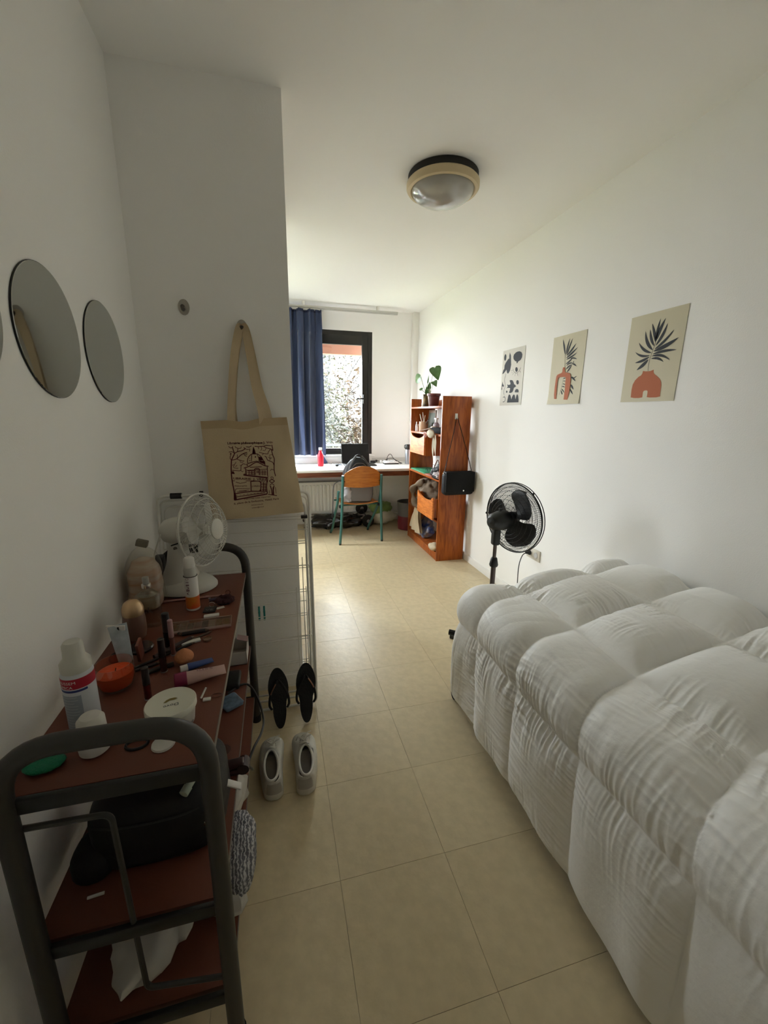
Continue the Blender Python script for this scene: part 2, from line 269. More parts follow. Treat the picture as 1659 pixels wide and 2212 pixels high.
TOTE_STROKES=[([(-0.1892,1.1918),(-0.1923,1.1476),(-0.19,1.0993),(-0.1853,1.0608),(-0.1863,1.0221)],0.0034),([(-0.1764,1.2153),(-0.1892,1.1918)],0.003),([(-0.1863,1.0221),(-0.1263,1.0305),(-0.0481,1.0437)],0.004),([(-0.1839,1.0344),(-0.058,1.0494)],0.002),([(-0.1823,1.2456),(-0.1759,1.222),(-0.1764,1.2153)],0.0024),([(-0.1979,1.249),(-0.1889,1.2423),(-0.1823,1.2456),(-0.1804,1.2506)],0.0012),([(-0.198,1.2256),(-0.1852,1.2272),(-0.1759,1.222)],0.0014),([(-0.1762,1.2187),(-0.1628,1.2269),(-0.1431,1.2318),(-0.1297,1.2401),(-0.1359,1.2435)],0.002),([(-0.1628,1.2269),(-0.1603,1.2404),(-0.1695,1.2455),(-0.1708,1.2505)],0.0012),([(-0.1603,1.2404),(-0.1473,1.242),(-0.1453,1.2487)],0.001),([(-0.1259,1.2485),(-0.1131,1.2467),(-0.103,1.2517)],0.0013),([(-0.1153,1.2366),(-0.1102,1.24),(-0.1126,1.2281)],0.001),([(-0.1297,1.2401),(-0.1234,1.2367),(-0.1153,1.2366)],0.001),([(-0.1876,1.1918),(-0.168,1.1966),(-0.1509,1.2116),(-0.1374,1.2199),(-0.1226,1.224)],0.002),([(-0.1374,1.2199),(-0.1316,1.2097),(-0.1235,1.2087)],0.0012),([(-0.1313,1.2148),(-0.1213,1.2181)],0.001),([(-0.1636,1.2152),(-0.1646,1.1999)],0.001),([(-0.168,1.1966),(-0.1538,1.1913),(-0.1427,1.1877),(-0.1362,1.1885)],0.0014),([(-0.1538,1.1913),(-0.1528,1.1828),(-0.1416,1.1809)],0.001),([(-0.194,1.2155),(-0.1888,1.2205),(-0.1942,1.2004),(-0.1892,1.1918)],0.0014),([(-0.1876,1.1697),(-0.1777,1.1729),(-0.1706,1.183)],0.001),([(-0.1778,1.1712),(-0.1817,1.1611),(-0.1674,1.1574),(-0.1625,1.159)],0.001),([(-0.175,1.1644),(-0.1666,1.1693)],0.001),([(-0.1882,1.1492),(-0.1681,1.1471),(-0.1534,1.1485),(-0.1505,1.1673),(-0.1403,1.1757),(-0.1307,1.1721)],0.0014),([(-0.1534,1.1485),(-0.1457,1.1415),(-0.1421,1.1465)],0.001),([(-0.1505,1.1673),(-0.1552,1.1708)],0.001),([(-0.0901,1.25),(-0.0755,1.2482),(-0.0557,1.2489),(-0.0428,1.2428),(-0.0248,1.2376),(-0.0151,1.2306)],0.0018),([(-0.0557,1.248),(-0.0389,1.253),(-0.0224,1.2512)],0.0012),([(-0.0189,1.2546),(-0.0151,1.2306)],0.0022),([(-0.0755,1.2482),(-0.0744,1.238)],0.001),([(-0.064,1.2481),(-0.0611,1.2396),(-0.0665,1.2311)],0.001),([(-0.0428,1.2428),(-0.0484,1.2309),(-0.0582,1.2327)],0.001),([(-0.0248,1.2376),(-0.0355,1.224),(-0.0375,1.2171),(-0.0556,1.219),(-0.0735,1.2244)],0.0014),([(-0.0556,1.219),(-0.061,1.2122)],0.001),([(-0.0215,1.2358),(-0.0176,1.2134),(-0.0118,1.1961),(-0.0126,1.1787),(-0.0141,1.1473),(-0.0095,1.1208)],0.0024),([(-0.0513,1.207),(-0.0449,1.2034),(-0.0389,1.1896),(-0.0192,1.1806),(-0.014,1.1683)],0.0018),([(-0.0365,1.2033),(-0.0285,1.1963),(-0.0306,1.1877)],0.001),([(-0.0284,1.1981),(-0.02,1.1997)],0.001),([(-0.0176,1.2134),(-0.0311,1.2119),(-0.0284,1.1981)],0.001),([(-0.0141,1.1473),(-0.0258,1.1511),(-0.0303,1.1442)],0.0014),([(-0.123,1.1771),(-0.122,1.1942),(-0.1154,1.2078),(-0.1018,1.2178),(-0.0821,1.2176),(-0.0663,1.2054),(-0.0588,1.1916),(-0.0526,1.1829)],0.0018),([(-0.1044,1.2145),(-0.107,1.1854)],0.0012),([(-0.0822,1.2159),(-0.0765,1.2004),(-0.0756,1.1867)],0.0012),([(-0.123,1.1771),(-0.0872,1.1868),(-0.0528,1.1794)],0.0022),([(-0.1398,1.1577),(-0.1181,1.165),(-0.0858,1.1817),(-0.0551,1.1673),(-0.0369,1.1635)],0.0026),([(-0.1272,1.1755),(-0.1245,1.1669)],0.003),([(-0.0526,1.1829),(-0.0517,1.1673)],0.0022),([(-0.1333,1.1567),(-0.1335,1.1273)],0.0024),([(-0.0428,1.1619),(-0.0432,1.1234)],0.0024),([(-0.1286,1.1532),(-0.1302,1.1273)],0.001),([(-0.1289,1.148),(-0.0442,1.1515)],0.0012),([(-0.115,1.1606),(-0.0654,1.1623)],0.0016),([(-0.0973,1.1265),(-0.0968,1.149),(-0.0906,1.155),(-0.0807,1.1548),(-0.0753,1.1486),(-0.0757,1.126)],0.0026),([(-0.0922,1.1281),(-0.092,1.1455),(-0.0859,1.1514),(-0.0796,1.1452),(-0.0798,1.1278)],0.001),([(-0.0881,1.1419),(-0.083,1.1436),(-0.0817,1.1383),(-0.0867,1.1367),(-0.0881,1.1419)],0.0014),([(-0.1896,1.1407),(-0.1335,1.1273),(-0.0445,1.1146)],0.0046),([(-0.1908,1.1459),(-0.1332,1.1317)],0.001),([(-0.1888,1.1053),(-0.1153,1.1025),(-0.0536,1.0999)],0.0014),([(-0.0479,1.113),(-0.0471,1.0953),(-0.0499,1.0741),(-0.048,1.0455)],0.003),([(-0.0423,1.1234),(-0.0446,1.0952)],0.0014),([(-0.1145,1.1007),(-0.1154,1.0585)],0.0026),([(-0.1129,1.0998),(-0.0756,1.097),(-0.0786,1.059),(-0.113,1.0575)],0.002),([(-0.0722,1.0978),(-0.0753,1.0571)],0.003),([(-0.1779,1.05),(-0.1147,1.0567),(-0.0492,1.0563)],0.003),([(-0.1809,1.0536),(-0.1802,1.0641),(-0.1732,1.0709),(-0.147,1.0701),(-0.1206,1.0693)],0.001),([(-0.1762,1.0998),(-0.1586,1.0932),(-0.1321,1.0977)],0.0012),([(-0.1657,1.0602),(-0.1243,1.0623)],0.001),([(-0.1741,1.0569),(-0.1345,1.0591)],0.001),([(-0.0623,1.0957),(-0.0646,1.0532)],0.003),([(-0.0556,1.0938),(-0.0559,1.0565)],0.002),([(-0.0711,1.0872),(-0.0493,1.0865)],0.001),([(-0.0718,1.0748),(-0.0499,1.0741)],0.001),([(-0.0707,1.0641),(-0.0505,1.0634)],0.001),([(-0.1258,1.1462),(-0.0995,1.1456)],0.002),([(-0.1262,1.1393),(-0.0999,1.1387)],0.0014),([(-0.125,1.1323),(-0.1003,1.1309)],0.002),([(-0.1192,1.1461),(-0.1194,1.1287)],0.001),([(-0.1077,1.1458),(-0.1087,1.1285)],0.0016),([(-0.0714,1.1433),(-0.0464,1.1428)],0.0012),([(-0.0718,1.1363),(-0.0467,1.1358)],0.0018),([(-0.0705,1.1293),(-0.0471,1.1288)],0.001),([(-0.0629,1.1466),(-0.064,1.1257)],0.001),([(-0.0529,1.1464),(-0.054,1.1254)],0.001),([(-0.0301,1.1152),(-0.0257,1.1186),(-0.0199,1.1149),(-0.0211,1.1087),(-0.0262,1.1071),(-0.0301,1.1152)],0.0012),([(-0.0262,1.1071),(-0.0359,1.1012),(-0.0302,1.0948),(-0.0218,1.0946),(-0.0155,1.1006),(-0.0254,1.1071)],0.0022),([(-0.0351,1.0834),(-0.0263,1.0894),(-0.0172,1.0829)],0.002),([(-0.0343,1.0807),(-0.0285,1.0609),(-0.028,1.0376)],0.003),([(-0.0182,1.0803),(-0.0217,1.0607),(-0.0212,1.0374)],0.003),([(-0.0228,1.0733),(-0.0249,1.0375)],0.0014),([(-0.0388,1.0595),(-0.0387,1.0452)],0.001),([(-0.0126,1.073),(-0.0106,1.0442)],0.001),([(-0.0448,1.0418),(-0.0075,1.0351)],0.0024)]
TOTE_FILLS=[[(-0.0958,1.25),(-0.0895,1.2313),(-0.0871,1.216),(-0.1019,1.2161),(-0.0993,1.2314)],[(-0.116,1.1993),(-0.111,1.2009),(-0.1128,1.1975)],[(-0.1165,1.1907),(-0.1115,1.1915),(-0.1127,1.1855)],[(-0.0917,1.2075),(-0.0868,1.2074),(-0.0879,1.2023),(-0.0913,1.2015)],[(-0.0682,1.2003),(-0.0617,1.1985),(-0.0653,1.1934)],[(-0.1904,1.1407),(-0.1333,1.1299),(-0.1337,1.1247),(-0.19,1.1347)],[(-0.1859,1.0529),(-0.1793,1.0536),(-0.1762,1.0253),(-0.1856,1.0212)],[(-0.0762,1.2056),(-0.0664,1.2037),(-0.0572,1.1898),(-0.0738,1.1892)],[(-0.0738,1.1892),(-0.0524,1.1854),(-0.0523,1.1725),(-0.071,1.1797)]]
TOTE_TEXT=[('Librairie philosophique J. Vrin', -0.2013, 1.2582, -0.0153, 1.2617), ('LIBRAIRIE  J. VRIN', -0.1851, 1.1113, -0.0518, 1.1025), ('Philosophie', -0.1816, 1.0799, -0.1307, 1.0793), ('J.VRIN', -0.1127, 1.076, -0.0793, 1.0759), ('• • • • • • • • •', -0.1786, 1.0395, -0.0547, 1.0484), ('CENTRE DES TEXTES', -0.1468, 1.0206, -0.0352, 1.0289), ('6, place de la Sorbonne, 75005 Paris', -0.1885, 1.0027, 0.0003, 1.0176), ('www.vrin.fr', -0.1184, 0.9944, -0.0675, 0.9977), ('contact@vrin.fr', -0.1166, 0.9826, -0.0647, 0.9867)]
# ================================================================ ROOM SHELL
XR, XL, XJ, YJ, YB, H = 1.7624, -.518, .0806, 1.9435, 5.207, 2.6
YN, XF, YP = -1.3, -1.05, 3.1            # rear wall, far-left wall, end of the partition block
M_wall = wallmat('wall_paint', (.90, .89, .865)); M_ceil = wallmat('ceiling_paint', (.91, .90, .875), bump=.06)
M_trim = mat('white_trim', (.80, .78, .74), .45); M_cer = mat('white_enamel', (.80, .79, .74), .35)
struct('wall_right', G().box((XR, YN-.1, -.05), (XR+.1, YB+.1, H+.1)), M_wall)
struct('wall_left', G().box((XL-.1, YN-.1, -.05), (XL, YJ, H+.1)), M_wall)
struct('wall_partition', G().box((XL-.1, YJ, -.05), (XJ, YP, H+.1)), M_wall, label='wall block with the tote bag hooks')
struct('wall_rear', G().box((XL-.1, YN-.1, -.05), (XR+.1, YN, H+.1)), M_wall)
DY0, DY1, DZ0, DZ1 = 4.14, 4.76, 1.00, 2.10
struct('wall_left_far', G().box((XF-.1, YP-.1, -.05), (XF, DY0, H+.1)).box((XF-.1, DY1, -.05), (XF, YB+.1, H+.1)).box((XF-.1, DY0, -.05), (XF, DY1, DZ0)).box((XF-.1, DY0, DZ1), (XF, DY1, H+.1)), M_wall)
struct('wall_left_return', G().box((XF-.1, YP-.1, -.05), (XL-.1, YP, H+.1)), M_wall)
struct('ceiling', G().box((XF-.1, YN-.1, H), (XR+.1, YB+.3, H+.1)), M_ceil)
WX0, WX1, WZ0, WZ1 = -.60, 1.19, .89, 2.355
g = G(); yb1 = YB+.22
g.box((XF-.1, YB, -.05), (WX0, yb1, H+.1)).box((WX1, YB, -.05), (XR+.1, yb1, H+.1)).box((WX0, YB, -.05), (WX1, yb1, WZ0)).box((WX0, YB, WZ1), (WX1, yb1, H+.1))
struct('wall_back', g, M_wall)
# floor: vinyl tiles, hairline joints
fl = struct('floor', G().box((XF-.1, YN-.1, -.08), (XR+.1, YB+.1, -.004)), mat('floor_joint', (.36, .30, .20), .7))
def tile_mat(i, c):
    m = mat('vinyl_tile_%d' % i, c, .36, bump=.22, bscale=38, var=.10, vscale=26, spec=.32)
    b = m.node_tree.nodes['Principled BSDF']; 
    return m
TM = [tile_mat(i, c) for i, c in enumerate([(.62, .515, .33), (.61, .505, .32), (.63, .525, .335), (.605, .505, .325)])]
rnd = random.Random(4); S = .342; x0, y0 = .470-5*S, 1.299-8*S; cache = {}
for i in range(9):
    for j in range(21):
        ax, ay = x0+i*S, y0+j*S; bx, by = ax+S, ay+S
        ax, bx = max(ax, XF), min(bx, XR); ay, by = max(ay, YN), min(by, YB)
        if bx-ax < .02 or by-ay < .02: continue
        if bx <= XL and by <= YP or ax >= XL-.1 and bx <= XJ and ay >= YJ and by <= YP: continue
        e = .0005; zz = 0
        k = (round(bx-ax, 3), round(by-ay, 3), rnd.randrange(4))
        if k not in cache:
            cache[k] = mk('tile', G().box((0, 0, -.004), (bx-ax-e*2, by-ay-e*2, 0)), TM[k[2]], (0, 0, 0), 0)
        o = bpy.data.objects.new('tile', cache[k]); COL.objects.link(o); o.location = (ax+e, ay+e, zz); o.parent = fl
# skirting
def skirt(name, a, b, n):
    a, b, n = V(a), V(b), V(n); g = G(); d = (b-a)
    prof = [(0, 0), (.012, 0), (.012, .058), (.006, .066), (0, .066)]
    vs = [a+n*p+V((0, 0, z)) for p, z in prof]+[b+n*p+V((0, 0, z)) for p, z in prof]; k = len(prof)
    g.add(vs, [(i, (i+1) % k, (i+1) % k+k, i+k) for i in range(k)]+[tuple(range(k)), tuple(range(2*k-1, k-1, -1))])
    struct(name, g, M_trim)
skirt('baseboard_right', (XR, YN, 0), (XR, YB, 0), (-1, 0, 0))
skirt('baseboard_left', (XL, YN, 0), (XL, YJ, 0), (1, 0, 0))
skirt('baseboard_partition', (XL, YJ, 0), (XJ, YJ, 0), (0, -1, 0))
skirt('baseboard_partition_side', (XJ, YJ, 0), (XJ, YP, 0), (1, 0, 0))
skirt('baseboard_back', (XF, YB, 0), (XR, YB, 0), (0, -1, 0))
skirt('baseboard_left_far', (XF, YP, 0), (XF, YB, 0), (1, 0, 0))
skirt('baseboard_rear', (XL, YN, 0), (XR, YN, 0), (0, 1, 0))
struct('trim_1', G().box((1.694, 5.13, 0), (XR, YB, H), .003), M_trim, label='white boxed pipe chase in the corner')
# window
M_frame = mat('dark_bronze_frame', (.018, .016, .014), .4, spec=.5)
yf = YB+.035
win = struct('window_1', G().box((WX0, yf, WZ0), (WX0+.05, yf+.07, WZ1)).box((WX1-.05, yf-.035, WZ0), (WX1, yf+.07, WZ1)).box((WX0, yf, WZ0), (WX1, yf+.07, WZ0+.05)).box((WX0, yf-.03, WZ1-.05), (WX1, yf+.07, WZ1)).box((.43, yf, WZ0), (.49, yf+.07, WZ1)).box((-.09, yf, WZ0), (-.03, yf+.07, WZ1)), M_frame, label='dark framed window')
def sash(x0, x1):
    z0, z1 = WZ0+.045, WZ1-.045; s = .077; y0, y1 = yf-.028, yf+.02
    f = part(win, 'sash', G().box((x0, y0, z0), (x0+s, y1, z1), .004).box((x1-s, y0, z0), (x1, y1, z1), .004).box((x0+s, y0, z0), (x1-s, y1, z0+.03), .004).box((x0+s, y0, z1-.11), (x1-s, y1, z1), .004), M_frame)
    part(f, 'glass_pane', G().box((x0+s-.005, yf-.006, z0+.025), (x1-s+.005, yf, z1-.105)), thinglass('window_glass', (.97, .99, .99)))
sash(.475, WX1-.047); sash(-.045, .445); sash(WX0+.047, -.075)  # leftmost sash is unseen, added to widen the window for more daylight
hd = G().box((1.075, yf-.05, 1.515), (1.10, yf-.028, 1.625), .004).cyl((1.088, yf-.028, 1.575), (1.088, yf-.075, 1.575), .008, n=10).tube(roundcorner([(1.088, yf-.07, 1.575), (1.08, yf-.072, 1.575), (.985, yf-.072, 1.572)], .01), .009)
part(win, 'window_handle', hd, M_frame)
struct('trim_2', G().box((WX0-.02, YB-.1, .862), (WX1+.02, YB+.19, .888), .004), mat('sill_white', (.82, .82, .80), .35), label='white window sill board')
win2 = struct('window_2', G().box((XF-.09, DY0, DZ0), (XF-.03, DY0+.05, DZ1)).box((XF-.09, DY1-.05, DZ0), (XF-.03, DY1, DZ1)).box((XF-.09, DY0, DZ0), (XF-.03, DY1, DZ0+.05)).box((XF-.09, DY0, DZ1-.05), (XF-.03, DY1, DZ1)), M_frame, label='dark framed side window')
for a_, b_ in ((DY0+.05, DY1-.05),):
    f = part(win2, 'sash', G().box((XF-.075, a_, DZ0+.05), (XF-.035, a_+.05, DZ1-.05)).box((XF-.075, b_-.05, DZ0+.05), (XF-.035, b_, DZ1-.05)).box((XF-.075, a_, DZ0+.05), (XF-.035, b_, DZ0+.10)).box((XF-.075, a_, DZ1-.10), (XF-.035, b_, DZ1-.05)), M_frame)
    part(f, 'glass_pane', G().box((XF-.058, a_+.045, DZ0+.095), (XF-.052, b_-.045, DZ1-.095)), thinglass('window_glass'))
# curtain rail
rail = thing('curtain_rail', 'flat pale grey curtain rail fixed under the ceiling above the window', 'curtain rail', (.4, 5.03, 2.53))
part(rail, 'track', G().box((-.6, 5.0, 2.535), (1.452, 5.05, 2.555), .003).box((-.6, 5.012, 2.525), (1.452, 5.018, 2.536)).box((-.6, 5.032, 2.525), (1.452, 5.038, 2.536)), mat('rail_grey', (.50, .49, .46), .4))
for x in (-.4, .35, 1.2): part(rail, 'bracket', G().box((x, 5.01, 2.554), (x+.03, 5.04, H), .002), M_trim)
part(rail, 'glider', G().box((.20, 5.005, 2.505), (.58, 5.045, 2.53), .008), mat('rail_grey', (.5, .49, .46)), label='bunched plastic curtain gliders')
# curtain
def curt(u, v):
    x = -.06+u*(.615 - .0*v); z = 2.505-v*1.60
    tight = .72+.28*min(1, v*3)
    a = .034+.022*v; fold = math.sin(u*2*math.pi*4.6+.8*math.sin(3*v)+1.1*math.sin(u*9))
    y = 5.02 - .02 + fold*a - .03*v
    x += .012*math.sin(u*60+v*3) + (1-v)**6*.0
    if v < .14: y += .014*math.sin(u*140)*(1-v/.14); x += 0.01*math.sin(u*120)
    x = .553+(x-.553)*1.0 + (.02*math.sin(v*2.6) if u > .9 else 0)
    return (x, y, z)
g = G().grid(curt, 260, 60); n = len(g.v); vs = [p+V((0, .004, 0)) for p in g.v]; f2 = list(g.f); g.add(vs, [tuple(reversed(f)) for f in f2])
cu = thing('curtain', 'navy blue pleated curtain hanging at the left of the window', 'curtain', (0, 5.0, .9))
part(cu, 'cloth', g, mat('navy_cloth', (.030, .046, .105), .85, bump=.3, bscale=500, sheen=.3), smooth=180)
part(cu, 'header_tape', G().grid(lambda u, v: (curt(u, 0)[0], curt(u, 0)[1]-.004, 2.512-v*.03), 200, 2), mat('navy_tape', (.015, .022, .06), .9), smooth=180)
# ================================================================ OUTSIDE
M_conc = mat('balcony_plaster', (.33, .17, .12), .9, bump=.3, bscale=40)
struct('balcony_ceiling', G().box((-1.25, 5.43, 2.36), (3.2, 5.98, 2.50)).box((-1.25, 5.88, 2.175), (3.2, 5.98, 2.36)), M_conc)
struct('balcony_floor', G().box((-1.25, 5.43, -.15), (3.2, 6.0, -.02)), mat('balcony_slab', (.22, .2, .18), .9))
struct('outer_wall', G().box((-1.25, 5.31, -3), (XF-.1, 5.43, 5)).box((XR+.1, 5.31, -3), (6, 5.43, 5)).box((-1.25, 5.31, H+.1), (6, 5.43, 5)), mat('outer_render', (.4, .3, .25), .9))
rl = thing('balcony_railing', 'grey metal balcony railing beyond the window glass', 'railing', (.8, 5.93, 0))
part(rl, 'handrail', G().box((-1.25, 5.90, .935), (3.2, 5.96, .965), .006), mat('rail_metal', (.06, .07, .085), .5))
for i in range(7): part(rl, 'post', G().box((-1.2+i*.72, 5.915, -.02), (-1.17+i*.72, 5.945, .935)), mat('rail_metal', (.06, .07, .085)))
struct('garden_ground', G().box((-30, 6.9, -3.2), (16, 34, -3.0)).box((-30, -6, -3.2), (-2.2, 6.9, -3.0)), mat('garden_soil', (.08, .085, .04), .95, var=.5, vscale=2))
def branchy(seed, x, y, z0, h, nb, droop, spread, rad=.012, rmax=1.):
    rr = random.Random(seed); g = G(); tips = []
    def grow(p, d, L, r, lvl):
        pts = [p]; q = V(p); dd = V(d)
        for i in range(5):
            off = V((q.x-x, q.y-y, 0))
            if off.length > rmax: dd = (dd - off.normalized()*1.6).normalized()
            dd = (dd + V((rr.gauss(0, .18), rr.gauss(0, .18), -droop*(lvl*.35) + rr.gauss(0, .1)))).normalized(); q = q+dd*L/5; pts.append(V(q))
        g.tube(pts, [r*(1-.14*i) for i in range(6)], 3)
        tips.append(pts)
        if lvl < 3:
            for k in range(nb if lvl else nb+2):
                i = rr.randrange(1, 6); a = rr.uniform(0, 6.28); s_ = spread
                grow(pts[i], (dd*.8+V((math.cos(a)*s_, math.sin(a)*s_, rr.uniform(-.1, .5)-droop*.3))).normalized(), L*rr.uniform(.5, .72), r*.5, lvl+1)
    for k in range(4):
        a = rr.uniform(0, 6.28); grow(V((x+rr.uniform(-.15, .15), y+rr.uniform(-.15, .15), z0)), V((math.cos(a)*.25, math.sin(a)*.25, 1)).normalized(), h*rr.uniform(.6, .8), rad*1.6, 0)
    return g, tips
def leaves(seed, tips, n, size):
    rr = random.Random(seed); g = G()
    for i in range(n):
        t = rr.choice(tips); p = rr.choice(t[1:]) + V((rr.gauss(0, .05), rr.gauss(0, .05), rr.gauss(0, .05)))
        a = V((rr.gauss(0, 1), rr.gauss(0, 1), rr.gauss(0, .6))).normalized()*size*rr.uniform(.6, 1.3); b = a.cross(V((rr.gauss(0, 1), rr.gauss(0, 1), rr.gauss(0, 1)))).normalized()*a.length*.4
        g.add([p-a, p+b, p+a, p-b], [(0, 1, 2, 3)])
    return g
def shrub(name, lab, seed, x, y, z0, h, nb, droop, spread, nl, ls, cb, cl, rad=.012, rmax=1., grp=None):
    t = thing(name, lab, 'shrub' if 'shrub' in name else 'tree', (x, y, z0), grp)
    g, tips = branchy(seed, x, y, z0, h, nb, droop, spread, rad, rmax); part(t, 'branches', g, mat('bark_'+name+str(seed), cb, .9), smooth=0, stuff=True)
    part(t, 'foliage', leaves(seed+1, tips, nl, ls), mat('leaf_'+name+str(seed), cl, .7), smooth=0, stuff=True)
Z0 = -3.0
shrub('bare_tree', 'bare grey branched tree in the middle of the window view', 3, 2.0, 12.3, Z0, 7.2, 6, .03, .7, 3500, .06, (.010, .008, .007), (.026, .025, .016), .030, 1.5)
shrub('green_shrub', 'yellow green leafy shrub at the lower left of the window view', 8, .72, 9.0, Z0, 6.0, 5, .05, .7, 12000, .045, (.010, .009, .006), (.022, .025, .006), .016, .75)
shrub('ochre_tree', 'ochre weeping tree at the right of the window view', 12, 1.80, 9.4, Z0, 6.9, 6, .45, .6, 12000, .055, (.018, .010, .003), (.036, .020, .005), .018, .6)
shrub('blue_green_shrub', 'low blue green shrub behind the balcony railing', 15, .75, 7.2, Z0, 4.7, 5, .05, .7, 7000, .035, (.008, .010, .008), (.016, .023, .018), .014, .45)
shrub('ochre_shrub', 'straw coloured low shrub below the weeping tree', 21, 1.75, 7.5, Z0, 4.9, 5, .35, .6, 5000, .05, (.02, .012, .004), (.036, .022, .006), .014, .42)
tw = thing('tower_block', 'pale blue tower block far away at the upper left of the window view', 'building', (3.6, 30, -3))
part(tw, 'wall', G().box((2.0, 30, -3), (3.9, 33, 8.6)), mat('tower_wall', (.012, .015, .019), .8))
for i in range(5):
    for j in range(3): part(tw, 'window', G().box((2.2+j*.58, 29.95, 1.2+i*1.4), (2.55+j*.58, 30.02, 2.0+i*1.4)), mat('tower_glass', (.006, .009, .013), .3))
# ================================================================ FAR END: desk, chair, radiator, bookshelf
M_lam = mat('white_laminate', (.78, .77, .74), .28, bump=.04, bscale=300); M_red = wood('brown_wood', (.20, .06, .022), (.10, .028, .012), (1, 6, 12), .4, False)
dk = thing('desk', 'long built-in white desk with brown wooden edge below the window', 'desk', (.4, 4.8, .70))
part(dk, 'worktop', G().box((XF+.003, 4.46, .762), (XR-.003, YB-.003, .79), .006), M_lam)
part(dk, 'apron', G().box((XF+.003, 4.475, .708), (XR-.003, 4.50, .762), .002), M_red)
part(dk, 'upstand', G().box((XF+.003, 5.185, .79), (1.692, YB-.003, .842), .003), mat('upstand_grey', (.60, .59, .57), .4))
part(dk, 'upstand', G().box((XF+.003, 5.10, .79), (WX1-.02, 5.185, .861), .003), M_lam, label='white ledge under the window sill')
for x in (XF+.02, .02): part(dk, 'support', G().box((x, 4.52, 0), (x+.03, 5.0, .762), .002), M_lam)
# radiator
rd = thing('radiator', 'white ribbed panel radiator under the desk', 'radiator', (.55, 5.12, .14)); g = G()
part(rd, 'panel', G().box((-.25, 5.10, .15), (1.165, 5.15, .555), .008), M_cer)
ribs = [G().box((-.22+i*.0455, 5.088, .185), (-.22+i*.0455+.026, 5.104, .52), .006) for i in range(30)]
for i, r_ in enumerate(ribs): part(rd, 'rib', r_, M_cer)
part(rd, 'grille', G().box((-.25, 5.09, .555), (1.165, 5.15, .565), .003), mat('grille_grey', (.18, .17, .16), .5))
pp = thing('heating_pipe', 'white heating pipes running along the back wall under the radiator', 'pipe', (.3, 5.15, .05))
for z in (.085, .12): part(pp, 'pipe', G().tube([(XF, 5.165, z), (1.69, 5.165, z)], .009), M_cer)
part(pp, 'valve', G().cyl((.30, 5.165, .07), (.30, 5.11, .07), .022).cyl((.30, 5.11, .07), (.30, 5.08, .07), .016), mat('black_plastic', (.012, .012, .012), .4))
M_blk = mat('black_plastic', (.012, .012, .012), .4)
M_wcab = mat('white_cable', (.6, .58, .55), .5)
single('wall_cable', 'thin white cable hanging from the desk down the back wall', 'cable', G().tube(smoothpath([(1.30, 5.19, .75), (1.27, 5.19, .6), (1.25, 5.19, .45), (1.27, 5.19, .3), (1.25, 5.18, .17)], 5), .003, 6).tube(smoothpath([(1.36, 5.19, .75), (1.30, 5.19, .62), (1.27, 5.19, .5), (1.285, 5.19, .3), (1.27, 5.18, .18)], 5), .0025, 6), M_wcab)

# chair (local frame rotated 5.5 degrees)
M_teal = mat('teal_metal', (.022, .115, .105), .35, spec=.6, coat=.2); M_ply = wood('orange_plywood', (.50, .185, .035), (.38, .12, .022), (1.2, 1, 7), .35, False); M_rub = mat('black_rubber', (.01, .01, .01), .7)
CC = V((.838, 4.50, 0)); CM = Matrix.Translation(CC) @ Matrix.Rotation(math.radians(5.5), 4, 'Z')
ch = thing('school_chair', 'plywood school chair with teal tube frame in front of the desk', 'chair', (CC.x, CC.y, 0))
for s in (-1, 1):
    pr = smoothpath([(s*.240, -.245, .012), (s*.224, -.262, .30), (s*.215, -.270, .55), (s*.212, -.290, .765)], 5)
    a = part(ch, 'leg', G().tube(pr, .0142, 10).xf(CM), M_teal); part(a, 'foot_cap', G().cyl((s*.240, -.245, 0), (s*.2395, -.2455, .022), .014, n=12).xf(CM), M_rub)
    fr = smoothpath([(s*.232, .245, .012), (s*.226, .17, .09), (s*.236, .03, .24), (s*.240, -.14, .44), (s*.240, -.205, .585)], 6)
    a = part(ch, 'leg', G().tube(fr, .0142, 10).xf(CM), M_teal); part(a, 'foot_cap', G().cyl((s*.232, .247, 0), (s*.2318, .243, .022), .014, n=12).xf(CM), M_rub)
    part(ch, 'hinge_block', G().box((s*.20, -.23, .405), (s*.238, -.19, .435), .004).xf(CM), M_blk)
for y_ in (-.18, .12): part(ch, 'seat_rail', G().tube([(-.215, y_, .425), (.215, y_, .425)], .010).xf(CM), M_teal)
def seat(u, v):
    x = (u-.5)*.40*(1-.06*abs(v-.5)); y = -.235+v*.40; return (x, y, .452 - .018*math.cos((u-.5)*math.pi) + .012*(2*v-1)**2 - (.02*max(0, v-.85)/.15))
g = G().grid(seat, 16, 14); top = list(g.v); fs = list(g.f); k = len(top); g.add([p-V((0, 0, .011)) for p in top], [tuple(reversed(f)) for f in fs])
nu, nv = 16, 14; ring = [i for i in range(nu+1)]+[j*(nu+1)+nu for j in range(1, nv+1)]+[nv*(nu+1)+i for i in range(nu-1, -1, -1)]+[j*(nu+1) for j in range(nv-1, 0, -1)]
g.f += [(ring[i], ring[(i+1) % len(ring)], ring[(i+1) % len(ring)]+k, ring[i]+k) for i in range(len(ring))]
part(ch, 'seat', g.xf(CM), M_ply)
def back(u, v, off=0):
    x = (u-.5)*.415; c = (2*u-1); top = .862 - .088*c*c - .012*c**6; bot = .632+.012*c*c
    return (x, -.262+.0 - .045*(1-c*c) + off - .02*v, bot+(top-bot)*v)
g = G().grid(lambda u, v: back(u, v), nu, nv); k = len(g.v); fs = list(g.f); g.add([back(i/nu, j/nv, .012) for j in range(nv+1) for i in range(nu+1)], [tuple(reversed(f)) for f in fs])
g.f += [(ring[i], ring[(i+1) % len(ring)], ring[(i+1) % len(ring)]+k, ring[i]+k) for i in range(len(ring))]
part(ch, 'backrest', g.xf(CM), M_ply)
